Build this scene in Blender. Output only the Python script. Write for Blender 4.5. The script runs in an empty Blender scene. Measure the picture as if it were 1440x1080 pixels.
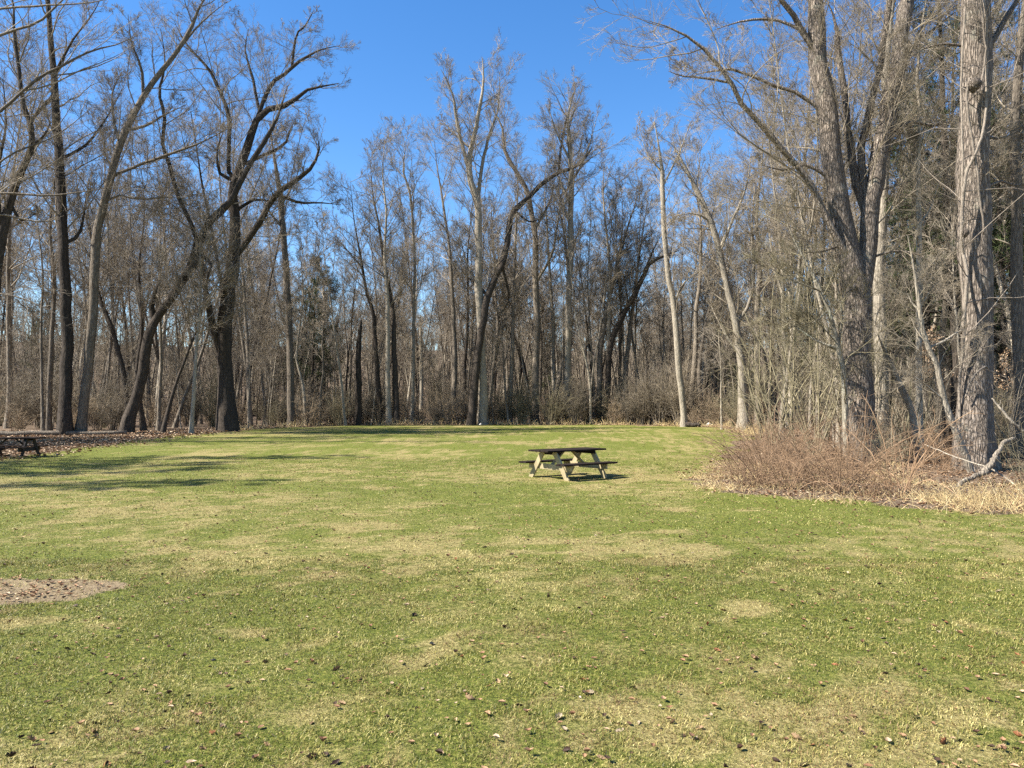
import bpy, math, random
import numpy as np
from mathutils import Vector

SC = bpy.context.scene
COL = SC.collection
F, CXP, CYP, HOR = 1081.0, 720.0, 540.0, 575.0      # focal length, centre and horizon of the 1440x1080 view
CAMZ = 1.65
PITCH = math.atan((HOR - CYP) / F)
rng = np.random.default_rng(11)
random.seed(5)

# ------------------------------------------------------------------ terrain
def sstep(a, b, x):
    t = np.clip((np.asarray(x, float) - a) / (b - a), 0, 1)
    return t * t * (3 - 2 * t)

def vnoise(x, y, s, seed=0):
    x = np.asarray(x, float) * s + seed * 17.31; y = np.asarray(y, float) * s - seed * 9.73
    xi = np.floor(x).astype(np.int64); yi = np.floor(y).astype(np.int64)
    fx = x - xi; fy = y - yi
    fx = fx * fx * (3 - 2 * fx); fy = fy * fy * (3 - 2 * fy)
    def h(i, j):
        n = (i * 374761393 + j * 668265263 + seed * 362437) & 0x7fffffff
        n = ((n ^ (n >> 13)) * 1274126177) & 0x7fffffff
        n = n ^ (n >> 16)
        return (n & 0xffff) / 65535.0
    a = h(xi, yi); b = h(xi + 1, yi); c = h(xi, yi + 1); d = h(xi + 1, yi + 1)
    return (a * (1 - fx) + b * fx) * (1 - fy) + (c * (1 - fx) + d * fx) * fy

def terrain(x, y):
    x = np.asarray(x, float); y = np.asarray(y, float)
    z = 0.37 * sstep(22, 56, y)
    z = z + 0.012 * np.maximum(y - 66, 0) + 17 * sstep(105, 240, np.hypot(x, y)) * (y > 0)
    z = z + (vnoise(x, y, 0.16, 3) - .5) * 0.06 * sstep(3, 10, np.abs(y) + np.abs(x) * .3)
    return z

def tz(x, y): return float(terrain(x, y))

def ray(px, py, D):
    """point at depth D (metres along +Y) seen at pixel px, py of the 1440x1080 view"""
    cx = (px - CXP) / F; cy = (CYP - py) / F
    dy = math.cos(PITCH) - cy * math.sin(PITCH)
    dz = math.sin(PITCH) + cy * math.cos(PITCH)
    return np.array([cx / dy * D, D, CAMZ + dz / dy * D])

def proj(p):
    x, y, z = p[0], p[1], p[2] - CAMZ
    f = y * math.cos(PITCH) + z * math.sin(PITCH); u = -y * math.sin(PITCH) + z * math.cos(PITCH)
    return CXP + F * x / f, CYP - F * u / f

def gp(px, py):
    """ground point seen at a pixel (lawn side)"""
    D = 20.0
    for _ in range(40):
        p = ray(px, py, D); e = p[2] - tz(p[0], p[1])
        D *= 1 + max(-.3, min(.3, e / 1.7))
    p = ray(px, py, D)
    return p

# edge of the mown lawn, world metres (counter clockwise)
LAWN = np.array([(-70, -6), (70, -6), (40, 9.6), (14, 11.2), (8.2, 12.1), (6.9, 12.75), (5.6, 14.0), (4.25, 15.4),
                 (4.6, 18.5), (7.4, 26), (12.4, 40), (14.6, 54), (10, 60), (3, 61.5), (-6.8, 61), (-13.2, 58), (-15.8, 53),
                 (-17.8, 46), (-17.8, 38), (-17.5, 32), (-17.2, 28), (-17.2, 24.5), (-22, 20.5), (-40, 19), (-70, 18)], float)

def lawn_sd(x, y):
    x = np.asarray(x, float); y = np.asarray(y, float)
    best = np.full(x.shape, 1e9); inside = np.zeros(x.shape, bool)
    n = len(LAWN)
    for i in range(n):
        ax, ay = LAWN[i]; bx, by = LAWN[(i + 1) % n]
        ex, ey = bx - ax, by - ay
        t = np.clip(((x - ax) * ex + (y - ay) * ey) / (ex * ex + ey * ey), 0, 1)
        best = np.minimum(best, np.hypot(x - ax - t * ex, y - ay - t * ey))
        if abs(ey) > 1e-9:
            cr = ((ay > y) != (by > y)) & (x < ex * (y - ay) / ey + ax)
            inside ^= cr
    return np.where(inside, best, -best)

STRAW = [(500, 738, 75, 15), (650, 742, 30, 6), (1045, 806, 50, 11), (1010, 856, 80, 17), (480, 663, 45, 3.5), (930, 711, 45, 6),
         (640, 782, 28, 6), (700, 672, 50, 3.5), (250, 802, 60, 9), (360, 785, 55, 9), (450, 812, 35, 8), (160, 720, 90, 9), (75, 735, 60, 8),
         (960, 687, 30, 3), (820, 685, 50, 4), (60, 870, 90, 16), (1360, 880, 60, 16), (870, 1000, 70, 30), (300, 640, 60, 2.5),
         (560, 640, 60, 2.5), (600, 628, 50, 2), (850, 612, 60, 1.5), (660, 625, 70, 2.0), (520, 685, 60, 3.5), (1100, 900, 70, 14), (760, 870, 60, 16),
         (350, 1000, 70, 26), (1200, 1020, 90, 30), (180, 690, 80, 4), (690, 905, 60, 14), (980, 770, 60, 8), (1250, 960, 80, 22)]
BARE = [(60, 831, 150, 21), (165, 824, 75, 12), (-50, 838, 140, 24)]

def blobs(x, y, lst, wob=.35, e0=.5, e1=1.1):
    out = np.zeros(np.shape(x))
    for (px, py, rx, ry) in lst:
        D = CAMZ * F / (py - HOR); cx = (px - CXP) / F * D
        a = rx * D / F; b = max(.25, ry * D / (py - HOR))
        d = np.hypot((x - cx) / a, (y - D) / b)
        d = d + (vnoise(x, y, 1.6, 21) - .5) * wob * 2 + (vnoise(x, y, 5.0, 22) - .5) * wob
        out = np.maximum(out, 1 - sstep(e0, e1, d))
    return out

def straw_mask(x, y):
    n = .14 * vnoise(x, y, .6, 1) + .24 * vnoise(x, y, 1.7, 2) + .32 * vnoise(x, y, 4.3, 4) + .30 * vnoise(x, y, 9.5, 5)
    base = sstep(.36, .68, n)
    big = vnoise(x, y, .16, 8)
    lush = sstep(.3, .7, vnoise(x, y, .38, 10))
    s = .20 + .46 * base * (.55 + .7 * lush) + .12 * (lush - .5) + .15 * (big - .5)
    q = .34 * vnoise(x, y, 1.2, 33) + .38 * vnoise(x, y, 3.3, 34) + .28 * vnoise(x, y, 9., 35)
    s = np.maximum(s, .75 * sstep(.60, .74, q))
    return np.clip(np.maximum(s, (.5 + .55 * vnoise(x, y, 9., 9)) * blobs(x, y, STRAW, .9, .2, .95)), 0, 1)

def bare_mask(x, y): return blobs(x, y, BARE, .5) * (x < gp(225, 825)[0])

# ------------------------------------------------------------------ mesh helpers
def make_mesh(name, V, Q=None, T=None, mat=None, attrs=None, smooth=True):
    me = bpy.data.meshes.new(name)
    V = np.asarray(V, np.float32)
    Q = np.zeros((0, 4), np.int32) if Q is None else np.asarray(Q, np.int32).reshape(-1, 4)
    T = np.zeros((0, 3), np.int32) if T is None else np.asarray(T, np.int32).reshape(-1, 3)
    me.vertices.add(len(V)); me.vertices.foreach_set('co', V.ravel())
    nl = Q.size + T.size
    me.loops.add(nl); me.loops.foreach_set('vertex_index', np.concatenate([Q.ravel(), T.ravel()]).astype(np.int32))
    npoly = len(Q) + len(T)
    me.polygons.add(npoly)
    st = np.concatenate([np.arange(len(Q)) * 4, Q.size + np.arange(len(T)) * 3]).astype(np.int32)
    me.polygons.foreach_set('loop_start', st)
    me.polygons.foreach_set('use_smooth', np.full(npoly, smooth, bool))
    me.update(calc_edges=True)
    for k, a in (attrs or {}).items():
        at = me.attributes.new(k, 'FLOAT', 'POINT'); at.data.foreach_set('value', np.asarray(a, np.float32))
    if mat: me.materials.append(mat)
    return me

class Geo:
    """collects tubes and boxes into ONE mesh"""
    def __init__(s): s.V = []; s.Q = []; s.T = []; s.n = 0
    def add(s, V, Q=None, T=None):
        V = np.asarray(V, float).reshape(-1, 3)
        s.V.append(V)
        if Q is not None and len(Q): s.Q.append(np.asarray(Q).reshape(-1, 4) + s.n)
        if T is not None and len(T): s.T.append(np.asarray(T).reshape(-1, 3) + s.n)
        s.n += len(V)
    def tubes(s, P, R, S, cap=False):
        P = np.asarray(P, float); R = np.asarray(R, float)
        if P.ndim == 2: P = P[None]; R = R[None]
        B, K = P.shape[:2]
        if B == 0: return
        t = np.gradient(P, axis=1); t /= np.linalg.norm(t, axis=2, keepdims=True) + 1e-9
        m = t.mean(axis=1); ref = np.where(np.abs(m[:, 2:3]) > .8, np.array([[1., 0, 0]]), np.array([[0, 0, 1.]]))[:, None, :]
        n1 = np.cross(t, ref); n1 /= np.linalg.norm(n1, axis=2, keepdims=True) + 1e-9
        n2 = np.cross(t, n1)
        a = np.arange(S) * 2 * math.pi / S
        V = P[:, :, None, :] + R[:, :, None, None] * (n1[:, :, None, :] * np.cos(a)[None, None, :, None] + n2[:, :, None, :] * np.sin(a)[None, None, :, None])
        base = np.arange(B)[:, None, None] * K * S
        k = np.arange(K - 1)[None, :, None] * S; i = np.arange(S)[None, None, :]; j = (np.arange(S)[None, None, :] + 1) % S
        Q = np.stack(np.broadcast_arrays(base + k + i, base + k + S + i, base + k + S + j, base + k + j), -1)
        T = None
        if cap:
            T = []
            for b in range(B):
                for i_ in range(1, S - 1):
                    T.append((b * K * S, b * K * S + i_, b * K * S + i_ + 1))
                    e = b * K * S + (K - 1) * S
                    T.append((e, e + i_ + 1, e + i_))
        s.add(V, Q.reshape(-1, 4), T)
    def box(s, c, size, ax=None, bevel=0.0):
        """box with centre c, full sizes, axes rows ax; chamfered along its long edges when bevel > 0"""
        ax = np.eye(3) if ax is None else np.asarray(ax, float)
        h = np.asarray(size, float) / 2; b = min(bevel, h.min() * .5)
        if b <= 0: b = 1e-4
        ring = [(h[1] - b, h[2]), (-h[1] + b, h[2]), (-h[1], h[2] - b), (-h[1], -h[2] + b), (-h[1] + b, -h[2]), (h[1] - b, -h[2]), (h[1], -h[2] + b), (h[1], h[2] - b)]
        V = []
        for x, f in ((-h[0], .0), (-h[0] + b, 1.), (h[0] - b, 1.), (h[0], .0)):
            for (y, z) in ring:
                if not f: y, z = y - math.copysign(b, y) * .8, z - math.copysign(b, z) * .8
                V.append((x, y, z))
        V = np.array(V) @ ax + np.asarray(c, float)
        Q = []; T = []
        for k in range(3):
            for i in range(8):
                j = (i + 1) % 8
                Q.append((k * 8 + i, k * 8 + j, k * 8 + 8 + j, k * 8 + 8 + i))
        for i in range(1, 7):
            T.append((0, i + 1, i)); T.append((24, 24 + i, 24 + i + 1))
        s.add(V, Q, T)
    def mesh(s, name, mat, smooth=True, attrs=None):
        return make_mesh(name, np.concatenate(s.V), np.concatenate(s.Q) if s.Q else None, np.concatenate(s.T) if s.T else None, mat, attrs, smooth)

def link(name, data, parent=None):
    o = bpy.data.objects.new(name, data); COL.objects.link(o)
    if parent: o.parent = parent
    return o

def tag(o, label=None, cat=None, group=None, kind=None):
    if label: o['label'] = label
    if cat: o['category'] = cat
    if group: o['group'] = group
    if kind: o['kind'] = kind
    return o

def copy_tree(o, parent=None):
    c = o.copy(); COL.objects.link(c)
    if parent: c.parent = parent
    for ch in list(o.children): copy_tree(ch, c)
    return c

# ------------------------------------------------------------------ materials
def new_mat(name):
    m = bpy.data.materials.new(name); m.use_nodes = True
    nt = m.node_tree; b = nt.nodes['Principled BSDF']
    b.inputs['Roughness'].default_value = .9
    b.inputs['Specular IOR Level'].default_value = .15
    return m, nt, b

def N(nt, t, **kw):
    n = nt.nodes.new(t)
    for k, v in kw.items():
        if k.startswith('i_'): n.inputs[k[2:].replace('_', ' ')].default_value = v
        else: setattr(n, k, v)
    return n

def ramp(nt, fac, stops):
    r = nt.nodes.new('ShaderNodeValToRGB')
    while len(r.color_ramp.elements) < len(stops): r.color_ramp.elements.new(.5)
    for e, (p, c) in zip(r.color_ramp.elements, stops):
        e.position = p; e.color = (*c, 1)
    nt.links.new(fac, r.inputs[0])
    return r.outputs[0]

def mix(nt, fac, a, b, mode='MIX'):
    n = nt.nodes.new('ShaderNodeMix'); n.data_type = 'RGBA'; n.blend_type = mode
    for sock, v in ((n.inputs[0], fac), (n.inputs[6], a), (n.inputs[7], b)):
        if isinstance(v, bpy.types.NodeSocket): nt.links.new(v, sock)
        elif isinstance(v, (int, float)): sock.default_value = v
        else: sock.default_value = (*v, 1)
    return n.outputs[2]

def mth(nt, op, a, b=None, clamp=False):
    n = nt.nodes.new('ShaderNodeMath'); n.operation = op; n.use_clamp = clamp
    for sock, v in ((n.inputs[0], a), (n.inputs[1], b)):
        if v is None: continue
        if isinstance(v, bpy.types.NodeSocket): nt.links.new(v, sock)
        else: sock.default_value = v
    return n.outputs[0]

def noise(nt, vec, scale, detail=4, rough=.6):
    n = N(nt, 'ShaderNodeTexNoise', i_Scale=scale, i_Detail=detail, i_Roughness=rough)
    if vec: nt.links.new(vec, n.inputs['Vector'])
    return n.outputs['Fac']

def mapping(nt, src, sc):
    m = nt.nodes.new('ShaderNodeMapping'); m.inputs['Scale'].default_value = sc
    nt.links.new(src, m.inputs['Vector']); return m.outputs[0]

def bark(name, dark, light, scale=1.0, bump=.7, crack=.5, lichen=0.0):
    m, nt, b = new_mat(name)
    tc = N(nt, 'ShaderNodeTexCoord').outputs['Object']
    v1 = mapping(nt, tc, (7 * scale, 7 * scale, 1.3 * scale))
    v2 = mapping(nt, tc, (26 * scale, 26 * scale, 5 * scale))
    n1 = noise(nt, v1, 1.0, 6, .65); n2 = noise(nt, v2, 1.0, 5, .65)
    vo = N(nt, 'ShaderNodeTexVoronoi', i_Scale=1.0, feature='DISTANCE_TO_EDGE')
    wv = nt.nodes.new('ShaderNodeVectorMath'); wv.operation = 'ADD'
    nt.links.new(mapping(nt, tc, (13 * scale, 13 * scale, 2.2 * scale)), wv.inputs[0])
    nz = N(nt, 'ShaderNodeTexNoise', i_Scale=2.0, i_Detail=3); nt.links.new(v1, nz.inputs['Vector'])
    nt.links.new(nz.outputs['Color'], wv.inputs[1]); nt.links.new(wv.outputs[0], vo.inputs['Vector'])
    cr = mth(nt, 'MULTIPLY', vo.outputs['Distance'], 4.0, True)
    f = mth(nt, 'ADD', mth(nt, 'MULTIPLY', n1, .5), mth(nt, 'MULTIPLY', n2, .5))
    col = ramp(nt, f, [(.33, dark), (.66, light)])
    col = mix(nt, mth(nt, 'MULTIPLY', mth(nt, 'SUBTRACT', 1.0, cr), crack), col, tuple(c * .35 for c in dark))
    if lichen:
        ln = noise(nt, tc, 1.7, 5, .7)
        lf = mth(nt, 'MULTIPLY', ramp_f(nt, ln, .55, .68), lichen)
        col = mix(nt, lf, col, (.36, .37, .29))
    oi = N(nt, 'ShaderNodeObjectInfo').outputs['Random']
    col = mix(nt, 1.0, col, ramp(nt, oi, [(0, (.72, .70, .68)), (1, (1.2, 1.18, 1.14))]), 'MULTIPLY')
    nt.links.new(col, b.inputs['Base Color'])
    bp = N(nt, 'ShaderNodeBump', i_Strength=bump, i_Distance=.03)
    h = mth(nt, 'ADD', mth(nt, 'MULTIPLY', cr, .8), n2)
    nt.links.new(h, bp.inputs['Height']); nt.links.new(bp.outputs[0], b.inputs['Normal'])
    return m

def ramp_f(nt, f, a, b):
    n = nt.nodes.new('ShaderNodeMapRange'); n.interpolation_type = 'SMOOTHSTEP'
    n.inputs[1].default_value = a; n.inputs[2].default_value = b
    nt.links.new(f, n.inputs[0]); return n.outputs[0]

def twig(name, a, b_, c=None):
    m, nt, b = new_mat(name)
    tc = N(nt, 'ShaderNodeTexCoord').outputs['Object']
    f = noise(nt, tc, 1.1, 4, .7)
    stops = [(.35, a), (.6, b_)]
    if c: stops.append((.75, c))
    col = ramp(nt, f, stops)
    oi = N(nt, 'ShaderNodeObjectInfo').outputs['Random']
    col = mix(nt, 1.0, col, ramp(nt, oi, [(0, (.8, .79, .78)), (1, (1.2, 1.16, 1.1))]), 'MULTIPLY')
    nt.links.new(col, b.inputs['Base Color'])
    return m

M = {}
M['bark_grey'] = bark('grey bark', (.11, .09, .07), (.34, .29, .225))
M['bark_dark'] = bark('dark bark', (.032, .026, .021), (.115, .093, .073))
M['bark_pale'] = bark('pale bark', (.19, .162, .125), (.5, .44, .345), crack=.3)
M['bark_big'] = bark('furrowed bark', (.14, .112, .09), (.41, .345, .28), 1.25, 1.3, .7, .3)
M['bark_lichen'] = bark('lichened bark', (.12, .105, .08), (.36, .325, .25), 1.0, .7, .4, .8)
M['twig_grey'] = twig('grey twigs', (.14, .118, .093), (.305, .262, .205), (.40, .352, .28))
M['twig_brown'] = twig('brown twigs', (.13, .109, .08), (.265, .223, .165), (.36, .31, .232))
M['twig_red'] = twig('reddish canes', (.14, .088, .052), (.31, .21, .13), (.46, .35, .23))
M['twig_pale'] = twig('pale twigs', (.13, .11, .082), (.265, .226, .168), (.37, .325, .25))
M['twig_olive'] = twig('olive twigs', (.115, .1, .062), (.24, .21, .135), (.33, .295, .195))
M['twig_tan'] = twig('tan twigs', (.19, .145, .095), (.35, .275, .19), (.46, .38, .27))
M['needle'] = twig('pine needles', (.03, .042, .016), (.065, .085, .032), (.11, .12, .05))
M['vine'] = bark('vine stems', (.12, .095, .075), (.36, .31, .25), 2.5, .5, .2)

def dry_leaf_mat(name, attr=True):
    m, nt, b = new_mat(name)
    if attr:
        f = N(nt, 'ShaderNodeAttribute', attribute_name='rnd').outputs['Fac']
    else:
        f = N(nt, 'ShaderNodeObjectInfo').outputs['Random']
    col = ramp(nt, f, [(0, (.05, .03, .02)), (.25, (.2, .105, .055)), (.5, (.31, .185, .1)), (.75, (.42, .3, .19)), (1, (.55, .44, .31))])
    n = noise(nt, N(nt, 'ShaderNodeTexCoord').outputs['Object'], 40, 3)
    col = mix(nt, .5, col, ramp(nt, n, [(.3, (.55, .5, .45)), (.7, (1.1, 1.1, 1.1))]), 'MULTIPLY')
    nt.links.new(col, b.inputs['Base Color']); b.inputs['Roughness'].default_value = .7
    return m
M['litter'] = dry_leaf_mat('leaf litter')
M['dryleaf'] = {}
for nm, c in (('dark brown', (.045, .026, .018)), ('rust brown', (.24, .10, .045)), ('tan', (.25, .16, .085)), ('pale tan', (.26, .20, .13))):
    m, nt, b = new_mat(nm + ' leaf')
    n = noise(nt, N(nt, 'ShaderNodeTexCoord').outputs['Object'], 45, 4)
    nt.links.new(ramp(nt, n, [(.3, tuple(v * .6 for v in c)), (.7, tuple(v * 1.25 for v in c))]), b.inputs['Base Color'])
    b.inputs['Roughness'].default_value = .6
    M['dryleaf'][nm] = m

GREEN_A, GREEN_B = (.09, .110, .016), (.19, .186, .034)
def grass_mat():
    m, nt, b = new_mat('grass blades')
    r = N(nt, 'ShaderNodeAttribute', attribute_name='rnd').outputs['Fac']
    s = N(nt, 'ShaderNodeAttribute', attribute_name='straw').outputs['Fac']
    g = ramp(nt, r, [(0, (.035, .05, .007)), (.45, GREEN_A), (.8, GREEN_B), (1, (.33, .30, .07))])
    d = ramp(nt, r, [(0, (.13, .07, .03)), (.3, (.27, .175, .07)), (.55, (.35, .285, .085)), (1, (.58, .49, .2))])
    nt.links.new(mix(nt, s, g, d), b.inputs['Base Color'])
    b.inputs['Roughness'].default_value = .55; b.inputs['Specular IOR Level'].default_value = .3
    tr = N(nt, 'ShaderNodeBsdfTranslucent'); nt.links.new(mix(nt, s, g, d), tr.inputs['Color'])
    ms = N(nt, 'ShaderNodeMixShader'); ms.inputs[0].default_value = .25
    out = nt.nodes['Material Output']
    nt.links.new(b.outputs[0], ms.inputs[1]); nt.links.new(tr.outputs[0], ms.inputs[2]); nt.links.new(ms.outputs[0], out.inputs['Surface'])
    return m
M['grass'] = grass_mat()

def deadgrass_mat():
    m, nt, b = new_mat('dead grass')
    r = N(nt, 'ShaderNodeAttribute', attribute_name='rnd').outputs['Fac']
    nt.links.new(ramp(nt, r, [(0, (.20, .125, .065)), (.4, (.42, .30, .15)), (.8, (.58, .45, .22)), (1, (.68, .56, .32))]), b.inputs['Base Color'])
    return m
M['deadgrass'] = deadgrass_mat()

def ground_mat():
    m, nt, b = new_mat('lawn and leaf litter')
    pos = N(nt, 'ShaderNodeNewGeometry').outputs['Position']
    def at(n): return N(nt, 'ShaderNodeAttribute', attribute_name=n).outputs['Fac']
    lawn, straw, bare = at('lawn'), at('straw'), at('bare')
    n1 = noise(nt, pos, 3.0, 6, .7); n2 = noise(nt, pos, 22.0, 5, .75); n3 = noise(nt, pos, 70.0, 4, .7)
    fine = mth(nt, 'ADD', mth(nt, 'MULTIPLY', n2, .55), mth(nt, 'MULTIPLY', n3, .45))
    g = ramp(nt, fine, [(.36, (.03, .034, .006)), (.48, GREEN_A), (.58, GREEN_B), (.7, (.28, .26, .06))])
    s = ramp(nt, fine, [(.36, (.09, .06, .025)), (.5, (.25, .2, .075)), (.66, (.42, .36, .16))])
    sm = mth(nt, 'ADD', straw, mth(nt, 'MULTIPLY', mth(nt, 'SUBTRACT', n2, .5), 1.1))
    sm = mth(nt, 'ADD', sm, mth(nt, 'MULTIPLY', mth(nt, 'SUBTRACT', n1, .5), .7))
    grass = mix(nt, ramp_f(nt, sm, .2, .9), g, s)
    vo = N(nt, 'ShaderNodeTexVoronoi', i_Scale=14.0, i_Randomness=1.0); nt.links.new(pos, vo.inputs['Vector'])
    sep = N(nt, 'ShaderNodeSeparateColor'); nt.links.new(vo.outputs['Color'], sep.inputs[0])
    lit = ramp(nt, sep.outputs[0], [(0, (.06, .042, .028)), (.4, (.13, .09, .06)), (.75, (.2, .145, .095)), (1, (.3, .23, .155))])
    lit = mix(nt, .75, lit, ramp(nt, n2, [(.3, (.4, .38, .36)), (.65, (1.15, 1.1, 1.05))]), 'MULTIPLY')
    lm = mth(nt, 'ADD', lawn, mth(nt, 'MULTIPLY', mth(nt, 'SUBTRACT', n1, .5), .9))
    lm = mth(nt, 'ADD', lm, mth(nt, 'MULTIPLY', mth(nt, 'SUBTRACT', n2, .5), .5))
    bm = mth(nt, 'ADD', bare, mth(nt, 'MULTIPLY', mth(nt, 'SUBTRACT', n2, .5), 1.5))
    soil = ramp(nt, fine, [(.34, (.075, .052, .028)), (.5, (.22, .163, .093)), (.66, (.36, .285, .17))])
    col = mix(nt, ramp_f(nt, lm, .35, .65), lit, grass)
    col = mix(nt, ramp_f(nt, bm, .35, .65), col, soil)
    nt.links.new(col, b.inputs['Base Color'])
    bp = N(nt, 'ShaderNodeBump', i_Strength=.9, i_Distance=.03)
    nt.links.new(mth(nt, 'ADD', fine, mth(nt, 'MULTIPLY', n2, .8)), bp.inputs['Height']); nt.links.new(bp.outputs[0], b.inputs['Normal'])
    return m
M['ground'] = ground_mat()

def wood_mat(name, dark, light, grain=(2, 40, 40), bump=.3):
    m, nt, b = new_mat(name)
    tc = N(nt, 'ShaderNodeTexCoord').outputs['Object']
    f = noise(nt, mapping(nt, tc, grain), 1.0, 5, .65); f2 = noise(nt, tc, 3.0, 4)
    col = ramp(nt, mth(nt, 'ADD', mth(nt, 'MULTIPLY', f, .65), mth(nt, 'MULTIPLY', f2, .35)), [(.35, dark), (.65, light)])
    nt.links.new(col, b.inputs['Base Color']); b.inputs['Roughness'].default_value = .85; b.inputs['Specular IOR Level'].default_value = .04
    bp = N(nt, 'ShaderNodeBump', i_Strength=bump, i_Distance=.004)
    nt.links.new(f, bp.inputs['Height']); nt.links.new(bp.outputs[0], b.inputs['Normal'])
    return m
M['wood_dark'] = wood_mat('brown stained boards', (.012, .009, .0075), (.036, .027, .022))
M['wood_pale'] = wood_mat('weathered pale wood', (.24, .195, .11), (.39, .325, .195), (20, 20, 3))
M['wood_old'] = wood_mat('old grey brown wood', (.035, .028, .024), (.085, .07, .06), (20, 20, 3))
M['stone'] = bark('pale stone', (.45, .43, .40), (.75, .73, .69), 1.5, .4, .1)

# ------------------------------------------------------------------ growing branches
def unit(v): return v / (np.linalg.norm(v, axis=-1, keepdims=True) + 1e-9)

def grow(start, d, L, K, wander, trop, r):
    B = len(start); P = np.zeros((B, K, 3)); P[:, 0] = start; d = unit(d).copy()
    step = (L / (K - 1))[:, None]
    for k in range(1, K):
        d = unit(d + wander * r.normal(size=(B, 3)) + np.array([0, 0, trop]))
        P[:, k] = P[:, k - 1] + d * step
    return P

def spawn(P, R, n, r, t0=.2, t1=1., ang=(35, 60), lenf=.35, fall=.7, K=5, wander=.15, trop=.05, rf=.6, rmin=.004, tip=.3, jit=.35, L=None):
    B, KK = P.shape[:2]
    if B == 0 or n == 0: return np.zeros((0, K, 3)), np.zeros((0, K))
    u = (np.arange(n)[None] + r.random((B, n))) / n
    t = t0 + (t1 - t0) * u
    x = np.clip(t * (KK - 1), 0, KK - 1.001); i = np.floor(x).astype(int); f = (x - i)[..., None]
    bi = np.arange(B)[:, None]
    pos = P[bi, i] * (1 - f) + P[bi, i + 1] * f
    tan = unit(P[bi, i + 1] - P[bi, i])
    rad = R[bi, i] * (1 - f[..., 0]) + R[bi, i + 1] * f[..., 0]
    perp = unit(np.cross(tan, r.normal(size=tan.shape)))
    a = np.radians(r.uniform(ang[0], ang[1], (B, n)))[..., None]
    d = tan * np.cos(a) + perp * np.sin(a)
    pl = np.linalg.norm(np.diff(P, axis=1), axis=2).sum(1)[:, None] if L is None else np.full((B, 1), L)
    ln = pl * lenf * (1 - fall * u) * r.uniform(1 - jit, 1 + jit, (B, n))
    C = grow(pos.reshape(-1, 3), d.reshape(-1, 3), ln.ravel(), K, wander, trop, r)
    r0 = np.maximum(rad.ravel() * rf, rmin)
    RR = r0[:, None] * np.linspace(1, tip, K)[None]
    return C, np.maximum(RR, rmin * .5)

def crown_geo(g, P, R, r, dens=1.0, n1=12, t0=.3, len1=6.0, thick=1.0, levels=4, trop=.06, ang=(30, 60), fall=.5, n2=9, n3=7, n4=4, cap=.0085):
    """limbs, branches, twigs and twiglets grown from the polylines P"""
    P1, R1 = spawn(P, R, n1, r, t0, .98, ang, 1.0, fall, 8, .15, trop, .5, .018 * thick, .22, L=len1)
    R1 = np.minimum(R1, (cap * len1 * thick ** .3) * np.linspace(1, .25, R1.shape[1])[None])
    g.tubes(P1, R1, 5)
    P2, R2 = spawn(P1, R1, n2, r, .18, 1, (28, 60), .44, .55, 6, .15, trop * .8, .5, .009 * thick, .3)
    g.tubes(P2, R2, 4)
    P3, R3 = spawn(P2, R2, max(1, int(n3 * dens)), r, .12, 1, (22, 50), .55, .5, 4, .10, trop * 1.2, .6, .006 * thick, .4)
    g.tubes(P3, R3, 3)
    if levels > 3:
        P4, R4 = spawn(P3, R3, max(1, int(n4 * dens)), r, .1, 1, (18, 45), .72, .4, 3, .09, trop * 1.5, .75, .0042 * thick, .5)
        g.tubes(P4, R4, 3)

def smooth_line(pts, K):
    pts = np.asarray(pts, float)
    n = len(pts)
    if n < 3:
        t = np.linspace(0, 1, K)[:, None]; return pts[0] * (1 - t) + pts[-1] * t
    d = np.r_[0, np.cumsum(np.linalg.norm(np.diff(pts[:, :3], axis=0), axis=1))]
    out = []
    for u in np.linspace(0, d[-1] * .99999, K):
        i = int(np.clip(np.searchsorted(d, u, 'right') - 1, 0, n - 2))
        t = (u - d[i]) / (d[i + 1] - d[i] + 1e-9)
        p0, p1, p2, p3 = pts[max(i - 1, 0)], pts[i], pts[i + 1], pts[min(i + 2, n - 1)]
        out.append(.5 * (2 * p1 + (p2 - p0) * t + (2 * p0 - 5 * p1 + 4 * p2 - p3) * t * t + (3 * p1 - p0 - 3 * p2 + p3) * t ** 3))
    return np.array(out)

ANCHORS = []          # (px, name) of trees used as landmarks in labels
THINGS = []           # things that get an automatic label: (object, noun, px, D)

def trunk_mesh(name, P, R, base, mat, S=10, flare=True, r=None):
    """tapered trunk, gently lumpy, with a root flare that goes into the ground"""
    P = P - base
    R = R.copy()
    if flare:
        hgt = P[:, 2] - P[0, 2]
        R = R * (1 + .32 * np.exp(-np.maximum(hgt, 0) / (2.2 * R[0] + .05)))
        P = np.vstack([P[0] - np.array([0, 0, .35]), P]); R = np.r_[R[0] * 1.1, R]
    g = Geo(); g.tubes(P, R, S)
    V = g.V[0].reshape(len(P), S, 3)
    if r is not None:
        ph = r.uniform(0, 6.28, 3)
        a = np.arange(S) * 2 * math.pi / S
        lump = 1 + .05 * np.sin(3 * a[None] + ph[0] + .7 * np.arange(len(P))[:, None]) + r.normal(0, .035, (len(P), S))
        if flare:
            lump[:3] += .13 * np.sin(5 * a + ph[1])[None]
        V = P[:, None] + (V - P[:, None]) * lump[..., None]
        g.V[0] = V.reshape(-1, 3)
    return g.mesh(name, mat)

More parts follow.
